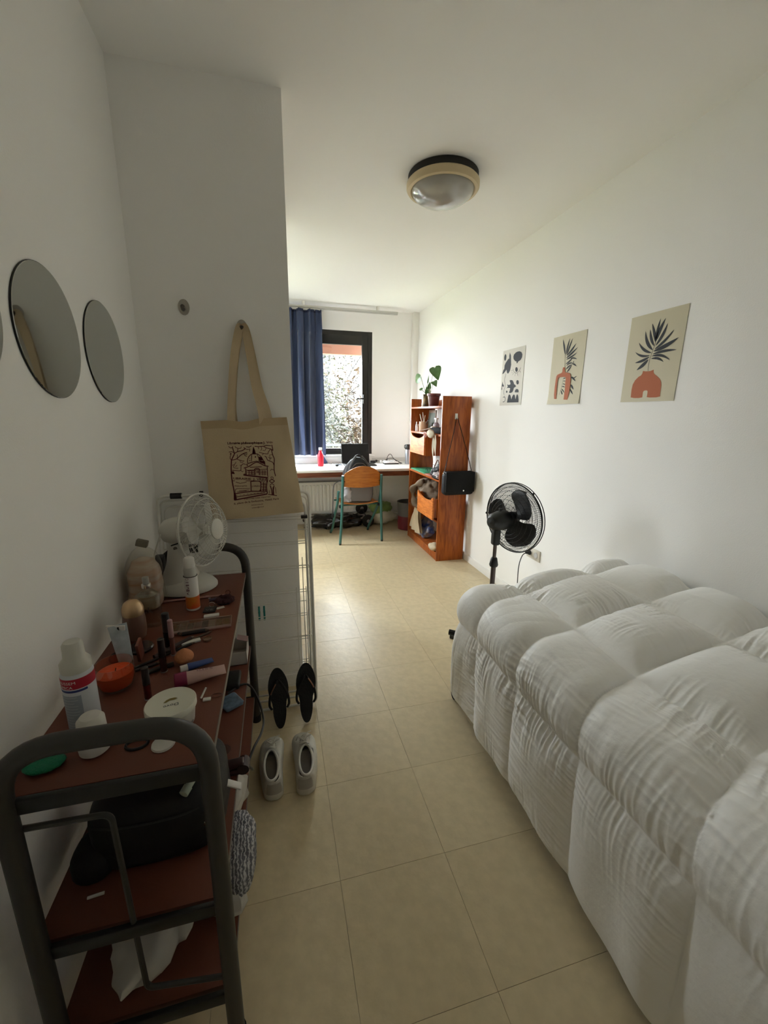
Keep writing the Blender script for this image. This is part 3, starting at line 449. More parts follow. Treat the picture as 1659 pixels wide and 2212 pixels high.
for x_ in (-.19, .19): part(ch, 'bolt', G().ell((x_, -.275, .70), .008, .004, .008, 10, 6).xf(CM), M_blk)
# backpack on the chair seat
M_bpg = mat('grey_canvas', (.16, .15, .15), .9, bump=.4, bscale=260); M_bpb = mat('black_nylon', (.018, .018, .02), .6, bump=.3, bscale=30)
bp = thing('backpack', 'grey and black backpack standing on the school chair', 'backpack', (.845, 4.37, .46))
def sb(cx, cy, z0, z1, wx, wy, e=3.2, n=24, m=14, top=.8):
    g = G(); vs = []
    for j in range(m+1):
        t = j/m; z = z0+(z1-z0)*t; k = (1-max(0, (t-.55)/.45)**2.6*top)*(1-.12*max(0, (.12-t)/.12)) if t < 1 else .18
        for i in range(n):
            a = 2*math.pi*i/n; ca, sa = math.cos(a), math.sin(a)
            vs.append((cx+wx*k*math.copysign(abs(ca)**(2/e), ca), cy+wy*k*math.copysign(abs(sa)**(2/e), sa), z))
    fs = [(j*n+i, j*n+(i+1) % n, (j+1)*n+(i+1) % n, (j+1)*n+i) for j in range(m) for i in range(n)]+[tuple(range(n-1, -1, -1)), tuple(m*n+i for i in range(n))]
    return g.add(vs, fs)
part(bp, 'body', rough(sb(.845, 4.365, .462, .935, .165, .085), .006, 9, 2), M_bpb)
part(bp, 'front_panel', rough(sb(.865, 4.30, .470, .70, .128, .030, top=.3), .004, 12, 5), M_bpg, label='plain grey canvas lower panel')
part(bp, 'side_pocket', rough(sb(.722, 4.315, .468, .66, .050, .045, 2.4, top=.3), .016, 26, 7), mat('silver_nylon', (.42, .41, .44), .35, bump=.8, bscale=45), label='crinkled silver grey mesh pocket')
for s in (-1, 1): part(bp, 'shoulder_strap', G().tube(smoothpath([(.845+s*.03, 4.31, .955), (.845+s*.075, 4.285, .90), (.845+s*.115, 4.275, .80), (.845+s*.12, 4.275, .66)], 6), .016, 8, flat=.4), mat('strap_dark', (.045, .042, .042), .7))
part(bp, 'handle', G().tube(smoothpath([(.80, 4.34, .925), (.82, 4.33, .955), (.86, 4.33, .958), (.885, 4.34, .925)], 5), .008, 8), M_bpb)
part(bp, 'zipper', G().tube(smoothpath([(.74, 4.278, .80), (.80, 4.283, .868), (.85, 4.285, .88), (.90, 4.283, .868), (.95, 4.278, .80)], 5), .004, 6), mat('zip_grey', (.12, .11, .11), .5))
part(bp, 'loose_strap', G().tube(smoothpath([(.70, 4.36, .70), (.60, 4.37, .66), (.575, 4.37, .60), (.570, 4.38, .46), (.566, 4.39, .30)], 6), .015, 8, flat=.25), M_bpb)
part(bp, 'buckle', G().box((.552, 4.375, .275), (.582, 4.39, .31), .003), M_blk)

# things on the desk
zt = .79
rb = thing('water_bottle', 'red metal water bottle with white cap on the desk', 'bottle', (.493, 4.83, zt))
part(rb, 'body', G().lathe((.493, 4.83, zt), [(.030, 0), (.035, .006), (.036, .10), (.033, .13), (.020, .165), (.0165, .178), (.0165, .185)]), mat('red_enamel', (.62, .012, .035), .3, coat=.3))
part(rb, 'cap', G().lathe((.493, 4.83, zt+.185), [(.0185, 0), (.0195, .003), (.0195, .028), (.017, .031), (0, .031)]), mat('cap_white', (.8, .8, .8), .4))
lt = thing('laptop', 'open black laptop facing the chair on the desk', 'laptop', (.95, 4.92, zt)); a0, b0 = .762, 1.118
part(lt, 'base', G().box((a0+.01, 4.74, zt), (b0+.03, 4.965, zt+.014), .004), mat('laptop_black', (.014, .014, .015), .45))
for r in range(5):
    part(lt, 'key_row', G().box((a0+.04, 4.86+r*.018, zt+.014), (b0, 4.872+r*.018, zt+.0155)), M_blk)
part(lt, 'touchpad', G().box((.90, 4.755, zt+.014), (1.0, 4.825, zt+.0145)), mat('pad_grey', (.03, .03, .032), .3))
lg = G().box((a0, 4.955, zt+.010), (b0-.01, 4.963, zt+.252), .003); Rm = math.radians(-14)
part(lt, 'lid', lg.rot(Rm, (0, 4.96, zt+.012), 'X'), mat('laptop_black', (.014, .014, .015)))
part(lt, 'screen', G().box((a0+.010, 4.9535, zt+.024), (b0-.020, 4.955, zt+.242)).rot(Rm, (0, 4.96, zt+.012), 'X'), mat('dark_screen', (.008, .008, .009), .25))
bk = thing('notebook', 'blue and white notebook propped against the sill behind the bottle', 'notebook', (.62, 5.05, zt))
part(bk, 'cover', G().box((.555, 5.06, .80), (.605, 5.075, .97), .002).rot(math.radians(-32), (.60, 5.06, .80), 'Y'), mat('cover_blue', (.025, .05, .13), .5))
part(bk, 'pages', G().box((.545, 5.062, .803), (.558, 5.073, .965), .001).rot(math.radians(-32), (.60, 5.06, .80), 'Y'), mat('paper_white', (.8, .8, .78), .8))
gl = thing('eyeglasses', 'thin dark rimmed eyeglasses lying on the desk beside the bottle', 'eyeglasses', (.60, 4.80, zt))
gg = G()
for x in (.585, .632): gg.tube([(x+.019*math.cos(a), 4.82, zt+.019+.016*math.sin(a)) for a in [k*math.pi/8 for k in range(16)]], .0018, 6, True)
part(gl, 'rims', gg.tube([(.604, 4.82, zt+.022), (.613, 4.82, zt+.022)], .0015, 6), mat('burgundy_frame', (.06, .01, .015), .4))
for x in (.566, .651): part(gl, 'temple', G().tube([(x, 4.82, zt+.024), (x, 4.75, zt+.018), (x+.01, 4.72, zt+.004)], .0016, 6), mat('burgundy_frame', (.06, .01, .015)))
single('coiled_cable', 'tangled thin blue grey cable on the desk left of the laptop', 'cable', G().tube(smoothpath([(.70+.045*math.cos(a)*(1+.15*math.sin(3*a)), 4.84+.03*math.sin(a), zt+.004+.012*abs(math.sin(a*1.7))) for a in [k*.7 for k in range(22)]], 3), .0028, 6), mat('cable_blue', (.03, .05, .09), .5))
single('small_remote', 'small black round dongle on the desk between glasses and laptop', 'gadget', G().ell((.675, 4.775, zt+.012), .022, .014, .012), M_blk)
single('paper_sheet', 'white sheet of paper lying on the desk at its left end', 'paper', G().box((.22, 4.62, zt), (.43, 4.90, zt+.0012)).rot(.15, (.3, 4.7, 0)), mat('paper_white', (.8, .8, .78)))
pa = thing('power_adapter', 'black power adapter and plug on the desk beside the laptop', 'adapter', (1.18, 5.04, zt))
part(pa, 'brick', G().box((1.135, 5.02, zt), (1.20, 5.05, zt+.032), .004), M_blk); part(pa, 'plug', G().box((1.20, 5.025, zt+.012), (1.225, 5.045, zt+.04), .003), M_blk)
part(pa, 'cord', G().tube(smoothpath([(1.225, 5.035, zt+.026), (1.27, 5.04, zt+.022), (1.32, 5.05, zt+.03), (1.36, 5.05, zt+.05), (1.42, 5.04, zt+.058), (1.47, 4.99, zt+.03), (1.50, 4.94, zt+.01)], 5), .0032, 6), M_blk)
po_ = thing('power_strip', 'white power strip with round sockets on the desk', 'power strip', (1.34, 5.0, zt))
part(po_, 'housing', G().box((1.30, 4.985, zt), (1.45, 5.03, zt+.034), .006), mat('cap_white', (.8, .8, .8)))
for x in (1.335, 1.375, 1.415): part(po_, 'socket', G().lathe((x, 5.008, zt+.0335), [(.015, 0), (.015, .0015), (.011, .0015), (.011, .0005), (0, .0005)]), mat('socket_grey', (.5, .5, .5), .5))
part(po_, 'white_plug', G().box((1.255, 5.0, zt+.004), (1.285, 5.03, zt+.036), .006), mat('cap_white', (.8, .8, .8)))
single('black_cable_loop', 'black looped cable rising from the power strip by the calculator', 'cable', G().tube(smoothpath([(1.34, 5.0, zt+.038), (1.343, 4.99, zt+.075), (1.365, 4.98, zt+.112), (1.39, 4.975, zt+.108), (1.41, 4.96, zt+.07), (1.45, 4.93, zt+.03), (1.50, 4.90, zt+.012), (1.515, 4.92, zt+.006), (1.48, 4.93, zt+.006)], 6), .0035, 6).cyl((1.34, 5.0, zt+.034), (1.34, 5.0, zt+.052), .008), M_blk)
cal = thing('calculator', 'white desk calculator with a dark base below the power strip', 'calculator', (1.37, 4.90, zt))
part(cal, 'base', G().box((1.275, 4.865, zt), (1.46, 4.955, zt+.014), .004), M_blk); part(cal, 'top_cover', G().box((1.277, 4.867, zt+.014), (1.458, 4.957, zt+.024), .003).rot(math.radians(5), (1.37, 4.867, zt+.014), 'X'), mat('cap_white', (.8, .8, .8)))
for i in range(5): part(cal, 'key_row', G().box((1.315+i*.022, 4.885, zt+.026), (1.329+i*.022, 4.94, zt+.031)).rot(math.radians(5), (1.37, 4.867, zt+.014), 'X'), mat('socket_grey', (.5, .5, .5)))
th = thing('thermos', 'grey steel thermos with black lid at the right end of the desk', 'thermos', (1.585, 4.90, zt))
part(th, 'body', G().lathe((1.585, 4.90, zt), [(.033, 0), (.036, .005), (.036, .17), (.034, .178)]), mat('steel_grey', (.34, .35, .38), .3, metal=.7))
part(th, 'lid', G().lathe((1.585, 4.90, zt+.178), [(.034, 0), (.036, .004), (.036, .052), (.030, .062), (0, .062)]), M_blk)
part(th, 'lid_loop', G().tube([(1.549, 4.90, zt+.235), (1.538, 4.90, zt+.225), (1.538, 4.90, zt+.20), (1.549, 4.90, zt+.19)], .005), M_blk)

# under the desk
tr = thing('shopping_trolley', 'folded black shopping trolley with two wheels lying under the desk', 'trolley', (.75, 5.0, 0))
def heap(c, r, seed, amp=.25, n=48, m=28, sc=7., flat=.0):
    g = G().ell(c, r[0], r[1], r[2], n, m); cc = V(c)
    for i, p in enumerate(g.v):
        d = p-cc; q = V((d.x, d.y, d.z))*sc+V((seed, seed*.7, 0)); k = 1+amp*noise.noise(q)+amp*.55*abs(noise.noise(q*2.3))+amp*.3*noise.noise(q*5)
        p2 = cc+d*k; p2.z = max(p2.z, flat); g.v[i] = p2
    return g
M_bag = mat('black_vinyl', (.010, .010, .012), .18, spec=.8, bump=.6, bscale=18)
part(tr, 'bag_cloth', heap((.70, 4.955, .075), (.30, .10, .085), 4, .55, sc=9, flat=.004), M_bag, smooth=70)
for c in ((1.075, 4.88, .082), (1.03, 5.06, .21)):
    wv = part(tr, 'wheel', G().lathe((c[0], c[1]-.014, c[2]), [(.058, 0), (.078, .003), (.078, .025), (.058, .028)], axis=(-.2, 1, 0), n=28), M_rub)
    part(wv, 'hub', G().lathe((c[0], c[1]-.018, c[2]), [(.022, 0), (.022, .034)], axis=(-.2, 1, 0), n=16), mat('hub_grey', (.25, .25, .25), .4))
    for k in range(5):
        a = k*2*math.pi/5+.3; ex = V((.98, .2, 0)); part(wv, 'spoke', G().cyl(V(c)+(ex*math.cos(a)+V((0, 0, 1))*math.sin(a))*.02, V(c)+(ex*math.cos(a)+V((0, 0, 1))*math.sin(a))*.062, .006, n=6), mat('hub_grey', (.25, .25, .25)))
part(tr, 'frame', G().tube(roundcorner([(.30, 4.97, .05), (.95, 5.02, .14), (1.03, 5.05, .205)], .05), .009).tube(roundcorner([(.28, 4.90, .035), (.9, 4.90, .10), (1.07, 4.885, .10)], .05), .009).tube([(1.075, 4.885, .085), (1.03, 5.06, .21)], .006), mat('black_metal', (.02, .02, .02), .35))
gb = thing('green_bag', 'green and white crumpled plastic bag on the floor behind the bin', 'bag', (1.29, 5.01, 0))
part(gb, 'lower_sack', heap((1.29, 5.0, .085), (.175, .095, .085), 9, .35, flat=.003), mat('sack_white', (.55, .54, .44), .4, bump=.5, bscale=20), smooth=70)
part(gb, 'upper_sack', heap((1.27, 5.02, .20), (.135, .08, .095), 17, .5, flat=.08), mat('sack_green', (.20, .30, .09), .35, bump=.5, bscale=20), smooth=70)
bn = thing('waste_bin', 'round waste bin, grey above and dark red below, beside the bookshelf', 'bin', (1.555, 4.76, 0)); bx, by = 1.555, 4.74
part(bn, 'lower_band', G().lathe((bx, by, 0), [(0, .004), (.125, .004), (.125, 0), (.127, 0), (.132, .17)], n=32), mat('bin_red', (.13, .008, .014), .45))
part(bn, 'upper_band', G().lathe((bx, by, 0), [(.132, .17), (.138, .335), (.141, .338), (.141, .345), (.135, .345), (.129, .17), (.122, .01), (0, .01)], n=32), mat('bin_grey', (.13, .125, .12), .5))
part(bn, 'handle', G().tube([(bx+.05*math.cos(a), by-.128, .33+.05*math.sin(a)) for a in [math.pi*k/12 for k in range(13)]], .0025, 6), mat('black_metal', (.02, .02, .02)))

# ---------------------------------------------------------------- bookshelf
M_pin = wood('orange_pine', (.40, .105, .018), (.23, .048, .008), (5, 5, .7), .32); M_pin_lit = wood('orange_pine_lit', (.60, .19, .035), (.40, .105, .016), (3, 1.0, 5), .5)  # same pine twice; drawer fronts get a lighter copy with window light painted in
SX0, SX1, SY0, SY1, SH = 1.455, 1.735, 3.526, 4.439, 1.556; sp = .02
bs = thing('bookshelf', 'orange pine open bookshelf with two scooped drawers against the right wall', 'bookshelf', (1.6, 3.98, 0))
part(bs, 'side_panel', G().box((SX0, SY0, 0), (SX1, SY0+sp, SH), .0015), M_pin); part(bs, 'side_panel', G().box((SX0, SY1-sp, 0), (SX1, SY1, SH), .0015), M_pin)
for z in (1.47, 1.215, .795, .40, .085): part(bs, 'shelf', G().box((SX0, SY0+sp, z-.018), (SX1, SY1-sp, z), .001), M_pin)
part(bs, 'back_rail', G().box((SX1-.018, SY0+sp, 1.47), (SX1, SY1-sp, SH-.01), .001), M_pin)
part(bs, 'kick_board', G().box((SX0+.004, SY0+sp, 0), (SX0+.02, SY1-sp, .066), .001), M_pin)
def drawer(y0, y1, z0, z1, xf, dz=.0):
    n = 20; top = []
    for i in range(n+1):
        t = i/n; k = math.sin(math.pi*min(1, max(0, (t-.06)/.88))); top.append((y0+(y1-y0)*t, z1-.046*k**.45))
    poly = [(y0, z0), (y1, z0)]+top[::-1]
    d = part(bs, 'drawer', G().box((xf+.016, y0+.004, z0+.012), (xf+.265, y0+.016, z1-.012)).box((xf+.016, y1-.016, z0+.012), (xf+.265, y1-.004, z1-.012)).box((xf+.016, y0+.004, z0+.012), (xf+.265, y1-.004, z0+.02)).box((xf+.253, y0+.004, z0+.012), (xf+.265, y1-.004, z1-.012)), M_pin)
    part(d, 'drawer_front', G().plate(poly, (xf+.016, 0, 0), (0, 1, 0), (0, 0, 1), -.016), M_pin_lit, label='orange drawer front with a scooped top edge, window light put into its colour')
drawer(3.975, 4.415, .985, 1.195, SX0)
part(bs, 'divider', G().box((SX0+.01, 3.958, .98), (SX1, 3.972, 1.197)), M_pin)
drawer(3.548, 3.985, .41, .625, 1.405)
# plants on top
zs = 1.47
tin = thing('potted_plant', 'heart leaved green plant in a gold and black tin on the bookshelf top', 'plant', (1.585, 4.205, zs)); tx, ty = 1.56, 4.215
part(tin, 'pot', G().lathe((tx, ty, zs), [(.050, 0), (.052, .004), (.052, .125), (.050, .128), (.047, .128), (.047, .11), (0, .11)], n=28), mat('gold_tin', (.20, .12, .03), .35, metal=.3, var=.9, vscale=18, col2=(.02, .012, .006)))
M_lf = mat('leaf_green', (.075, .17, .045), .4, var=.35, vscale=30); M_stem = mat('stem_green', (.10, .14, .05), .5)
def heart(c, ex, ey, L, W):
    """heart leaf: tip along ey, width along ex, slight fold and dish"""
    c, ex, ey = V(c), V(ex).normalized(), V(ey).normalized(); nz = ex.cross(ey).normalized(); g = G(); rows = []
    n = 12
    for i in range(n+1):
        t = i/n; w = W*.5*(math.sin(math.pi*min(1, t**.62))**.8)*(1-.25*t) if 0 < t < 1 else (.0 if i == n else W*.12)
        y = L*(t-.35); rows.append([(s*w, y - (.12*L*(1-t)**3*(1-abs(s)) if t < .4 else 0)*-1) for s in (-1, -.6, -.25, 0, .25, .6, 1)])
    for r in rows:
        for (x, y) in r: g.v.append(c+ex*x+ey*y+nz*(.25*abs(x)-.5*(y/L)**2*L*.5))
    for i in range(n):
        for k in range(6): g.f.append((i*7+k, i*7+k+1, (i+1)*7+k+1, (i+1)*7+k))
    return g
base = V((tx, ty, zs+.11))
def stem_leaf(pl_, tip, ex, ey, L, W, mid=None, m=None):
    tip = V(tip); md = V(mid) if mid else (base+tip)/2+V((0, 0, .03)); ey = V(ey).normalized()
    ex = ey.cross(V((-.42, -.88, .25))).normalized()
    s = part(pl_, 'stem', G().tube(smoothpath([base, md, tip-ey*L*.33], 8), .0025, 6), M_stem)
    part(s, 'leaf', heart(tip, ex, ey, L, W), m or M_lf, smooth=60)
stem_leaf(tin, (1.545, 4.465, 1.775), (.35, -.6, .75), (-.15, .92, -.42), .155, .11, (1.55, 4.31, 1.68))
stem_leaf(tin, (1.56, 4.005, 1.815), (.3, -.75, -.65), (0, -.62, -.72), .175, .13, (1.56, 4.13, 1.69))
stem_leaf(tin, (1.545, 3.985, 1.70), (.5, -.5, -.5), (0, -.75, -.5), .10, .07, (1.56, 4.11, 1.62))
stem_leaf(tin, (1.53, 4.085, 1.665), (.6, -.8, .1), (0, -.25, .95), .08, .045, (1.55, 4.15, 1.62))
stem_leaf(tin, (1.53, 4.33, 1.655), (.5, -.5, -.6), (0, .8, .3), .075, .045, (1.55, 4.27, 1.62))
stem_leaf(tin, (1.56, 4.24, 1.625), (.7, -.7, 0), (0, .1, 1), .085, .04, (1.56, 4.22, 1.60))
stem_leaf(tin, (1.56, 4.195, 1.605), (.7, .7, 0), (0, -.2, 1), .08, .045, (1.56, 4.20, 1.59))
stem_leaf(tin, (1.52, 4.04, 1.625), (.7, -.3, .1), (.1, -.3, -.95), .07, .022, (1.55, 4.12, 1.66), mat('pale_leaf', (.35, .38, .25), .5))
stem_leaf(tin, (1.57, 4.235, 1.735), (.9, -.2, 0), (0, -.25, .97), .09, .016, (1.56, 4.26, 1.66))
single('brown_pot', 'ribbed brown plastic flower pot on the bookshelf top', 'flower pot', G().lathe((1.575, 4.065, zs), [(.0, 0), (.046, 0), (.048, .004), (.062, .105), (.066, .106), (.070, .108), (.071, .130), (.067, .131), (.064, .110), (.060, .10), (0, .095)], n=40), mat('brown_plastic', (.12, .030, .024), .35))
single('glass_vase', 'slim clear glass tube vase beside the gold tin', 'vase', G().lathe((1.545, 4.292, zs), [(.0, .003), (.014, .003), (.016, 0), (.018, 0), (.018, .12), (.0165, .12), (.0165, .004)], n=20), thinglass('clear_glass', (.86, .9, .88), .16))
# second shelf z 1.215
z2 = 1.2151
cup = thing('brush_cup', 'orange and white striped cup holding pens on the second shelf', 'cup', (1.525, 4.20, z2)); cx, cyy = 1.525, 4.20
part(cup, 'body', G().lathe((cx, cyy, z2), [(.0, 0), (.046, 0), (.048, .003), (.048, .105), (.045, .105), (.045, .006), (0, .006)], n=24), mat('cup_orange', (.42, .16, .05), .5, var=.5, vscale=9, bstretch=(3, 3, .2), col2=(.55, .38, .25)))
for i, (dx, dy, dz, r, c) in enumerate([(-.01, .10, .18, .004, (.75, .65, .5)), (.01, .065, .20, .003, (.75, .7, .6)), (-.01, -.065, .17, .0035, (.62, .5, .28)), (.015, -.10, .13, .004, (.03, .02, .02))]):
    single('pen', ['long pale wooden stick leaning left out of the striped cup', 'thin white stick standing upright in the striped cup', 'yellow pencil leaning right out of the striped cup', 'dark pen leaning far right out of the striped cup'][i], 'pen', G().cyl((cx+dx*.2, cyy-dy*.25, z2+.01), (cx+dx, cyy+dy, z2+dz), r, n=8), mat('pen_%d' % i, c, .5), group='pens in the striped cup')
pic = thing('framed_picture', 'small framed dark green picture standing behind the striped cup', 'picture', (1.62, 4.18, z2))
part(pic, 'frame', G().box((1.60, 4.09, z2), (1.612, 4.30, z2+.225), .002).rot(.08, (1.61, 4.2, z2), 'Y'), mat('frame_brown', (.16, .09, .05), .5))
part(pic, 'picture_sheet', G().box((1.598, 4.106, z2+.018), (1.600, 4.284, z2+.195)).rot(.08, (1.61, 4.2, z2), 'Y'), mat('picture_green', (.035, .045, .015), .6, var=.5, vscale=25))
single('white_vial', 'tall thin white vial at the far end of the second shelf', 'vial', G().lathe((1.50, 4.355, z2), [(.011, 0), (.011, .065), (.006, .075), (.006, .10), (0, .10)]), mat('cap_white', (.8, .8, .8)))
single('brown_vial', 'small brown bottle beside the thin white vial', 'vial', G().lathe((1.51, 4.315, z2), [(.016, 0), (.016, .055), (.010, .062), (.010, .075), (0, .075)]), mat('vial_brown', (.25, .12, .07), .4))
fb = thing('pump_bottle', 'translucent lilac bottle with white pump on the second shelf', 'bottle', (1.60, 4.03, z2))
part(fb, 'body', G().lathe((1.60, 4.03, z2), [(.030, 0), (.032, .004), (.032, .08), (.016, .10)]), mat('lilac_plastic', (.45, .38, .42), .3)); part(fb, 'pump', G().lathe((1.60, 4.03, z2+.10), [(.014, 0), (.016, .012), (.012, .03), (0, .03)]).box((1.585, 4.0, z2+.128), (1.615, 4.06, z2+.145), .005), mat('cap_white', (.8, .8, .8)))
single('paddle_brush', 'pale hairbrush lying on the second shelf in front of the striped cup', 'brush', G().tube([(1.47, 4.15, z2+.012), (1.50, 4.10, z2+.024), (1.54, 4.04, z2+.04)], [.010, .010, .012], 8, flat=.5).ell((1.565, 4.01, z2+.05), .03, .05, .014), mat('brush_pale', (.5, .42, .35), .5))
single('black_case', 'black zipped case lying on the second shelf', 'case', G().box((1.50, 3.57, z2), (1.66, 3.92, z2+.055), .012), mat('matt_black', (.008, .008, .008), .9, spec=.1))
single('hair_clip', 'coral hair clip hanging over the edge of the second shelf', 'hair clip', G().tube([(1.448, 3.965+.018*math.cos(a), z2-.018+.022*math.sin(a)) for a in [k*math.pi/7 for k in range(14)]], .004, 6, True).tube([(1.447, 3.91+.014*math.cos(a), z2-.02+.022*math.sin(a)) for a in [k*math.pi/7 for k in range(14)]], .003, 6, True).tube([(1.448, 3.965, z2+.003), (1.449, 3.94, z2+.006), (1.448, 3.91, z2+.002)], .004), mat('coral', (.5, .17, .12), .4))
cl = thing('ribbon_scarf', 'cream ribbon scarf trailing down from the second shelf', 'scarf', (1.45, 3.7, .9))
part(cl, 'bow_loop', heap((1.43, 3.74, z2-.005), (.024, .075, .034), 31, .4), mat('cream_cloth', (.46, .41, .31), .9), smooth=70)
def strip(u, v, y0, y1, z0, z1):
    return (1.437+.006*math.sin(v*6+u*2), y0+(y1-y0)*v+(u-.5)*.030+.004*math.sin(v*5), z0+(z1-z0)*v)
for a in ((3.69, 3.66, 1.21, .93), (3.64, 3.60, 1.21, .97)): part(cl, 'ribbon_end', G().grid(lambda u, v: strip(u, v, *a), 6, 20), mat('cream_cloth', (.55, .50, .40)), smooth=70)
single('thin_ring', 'thin dark wire ring hanging by the cream scarf', 'ring', G().tube([(1.428, 3.62+.035*math.cos(a), .90+.035*math.sin(a)) for a in [k*math.pi/8 for k in range(16)]], .0022, 6, True), M_blk)
# third shelf z .795
z3 = .7951
single('green_folder', 'flat green folder lying at the far end of the middle shelf', 'folder', G().box((1.465, 3.96, z3), (1.70, 4.405, z3+.012), .002), mat('folder_green', (.02, .22, .10), .5))
single('red_folder', 'flat reddish folder next to the green folder on the middle shelf', 'folder', G().box((1.465, 3.76, z3), (1.68, 3.955, z3+.008), .002), mat('folder_red', (.30, .10, .07), .5))
hb2 = thing('strap_bundle', 'black bundle of straps with a brown handle loop on the middle shelf', 'bag', (1.57, 3.75, z3+.01))
part(hb2, 'bundle', heap((1.59, 3.72, z3+.055), (.10, .16, .055), 41, .5, sc=14, flat=z3+.0085), M_bpb, smooth=70)
part(hb2, 'handle_loop', G().tube(smoothpath([(1.55, 3.95, z3+.03), (1.555, 3.90, z3+.10), (1.56, 3.845, z3+.155), (1.56, 3.80, z3+.10), (1.56, 3.77, z3+.04)], 5), .006, 6), mat('handle_brown', (.13, .05, .03), .5))
single('dark_eyeglasses', 'thin wire eyeglasses on the green folder', 'eyeglasses', G().tube([(1.53, 4.07+.022*math.cos(a), z3+.03+.017*math.sin(a)) for a in [k*math.pi/8 for k in range(16)]], .0018, 6, True).tube([(1.53, 4.018+.022*math.cos(a), z3+.03+.017*math.sin(a)) for a in [k*math.pi/8 for k in range(16)]], .0018, 6, True).tube([(1.53, 4.093, z3+.035), (1.65, 4.095, z3+.015)], .0015, 6), mat('wire_dark', (.03, .02, .02), .4))
single('glass_jewellery_heap', 'heap of clear beads and trinkets at the near end of the middle shelf', 'jewellery', heap((1.50, 3.63, z3+.03), (.04, .075, .03), 51, .7, sc=40, flat=z3), mat('bead_clear', (.55, .5, .52), .15), smooth=30, kind='stuff')
single('black_box', 'small black box at the front edge of the middle shelf', 'box', G().box((1.448, 3.585, z3), (1.462+.01, 3.69, z3+.035), .003), M_blk)
# clothes between drawer and side
z4 = .4001
cj = thing('folded_jacket', 'crumpled taupe jacket heaped behind the lower drawer', 'jacket', (1.56, 4.0, z4))
M_tau = mat('taupe_cloth', (.17, .125, .085), .9, bump=.4, bscale=120)
part(cj, 'body', heap((1.585, 4.06, z4+.17), (.125, .23, .145), 61, .42, sc=7, flat=z4+.002), M_tau, smooth=80)
part(cj, 'sleeve', G().tube(smoothpath([(1.50, 4.05, z4+.30), (1.435, 4.14, z4+.25), (1.425, 4.20, z4+.17), (1.43, 4.13, z4+.06), (1.45, 4.05, z4+.02)], 6), [.03+.012*math.sin(i*.8) for i in range(25)], 12), M_tau, smooth=80)
tbg = thing('beige_trousers', 'beige trouser leg hanging out of the shelf below the jacket', 'trousers', (1.44, 4.06, .2))
def trs(u, v):
    w = .05+.10*v; a = (u-.5)*2
    return (1.428-.02*math.cos(a*1.5)+.012*math.sin(a*9+v*4), 4.035+.085*v+a*w, .425-.26*v+.015*a*v)
part(tbg, 'leg', G().grid(trs, 30, 24).join(G().grid(lambda u, v: tuple(V(trs(u, v))+V((.03, 0, 0))), 30, 24)), mat('beige_cloth', (.46, .37, .25), .9, bump=.4, bscale=90), smooth=80)
single('blue_bag', 'crumpled blue plastic bag on the bottom shelf', 'bag', heap((1.55, 4.10, .085+.10), (.075, .13, .11), 71, .45, sc=10, flat=.0865), mat('blue_plastic', (.02, .07, .28), .3, bump=.5, bscale=25, var=.8, vscale=14, col2=(.25, .22, .18)), smooth=70)
single('cloth_slipper', 'beige cloth slipper poking over the bottom shelf edge', 'slipper', heap((1.465, 3.62, .125), (.05, .075, .035), 81, .35, sc=12, flat=.0865), mat('slipper_beige', (.52, .42, .29), .9, bump=.4, bscale=80), smooth=80)
# handbag on the near side panel
hk = thing('shelf_hook', 'white adhesive hook on the near side of the bookshelf', 'hook', (1.59, SY0-.01, 1.38))
part(hk, 'plate', G().box((1.577, SY0-.006, 1.355), (1.603, SY0, 1.405), .0025), mat('hook_white', (.7, .7, .66), .4)); part(hk, 'prong', G().tube([(1.59, SY0-.006, 1.365), (1.59, SY0-.025, 1.36), (1.59, SY0-.028, 1.375)], .004), mat('hook_white', (.7, .7, .66)))
hb = thing('handbag', 'black leather handbag with long strap hanging on the bookshelf side', 'handbag', (1.6, 3.45, .66)); M_lea = mat('black_leather', (.007, .007, .007), .65, bump=.4, bscale=90, spec=.25)
part(hb, 'body', rough(G().box((1.452, 3.395, .675), (1.748, 3.49, .880), .03), .004, 12, 3), M_lea, smooth=70)
part(hb, 'flap', rough(G().box((1.458, 3.378, .705), (1.742, 3.398, .892), .009).box((1.462, 3.385, .868), (1.738, 3.47, .893), .009), .003, 12, 3), M_lea, smooth=70)
part(hb, 'clasp', G().lathe((1.632, 3.382, .722), [(0, -.006), (.007, -.006), (.0085, -.002), (.0085, .004)], axis=(0, 1, 0)), mat('silver', (.75, .73, .68), .25, metal=.9))
for x0_, x1_ in ((1.462, 1.584), (1.735, 1.596)):
    part(hb, 'strap', G().tube(smoothpath([(x0_, 3.44, .872), (x0_+(x1_-x0_)*.3, 3.455, 1.03), (x0_+(x1_-x0_)*.75, 3.48, 1.24), (x1_, SY0-.022, 1.363)], 8), .0055, 8, flat=.45), M_lea)
part(hb, 'ring', G().tube([(1.462+.010*math.cos(a), 3.44, .872+.010*math.sin(a)) for a in [k*math.pi/6 for k in range(12)]], .002, 6, True).tube([(1.735+.010*math.cos(a), 3.44, .872+.010*math.sin(a)) for a in [k*math.pi/6 for k in range(12)]], .002, 6, True), mat('silver', (.75, .73, .68)))
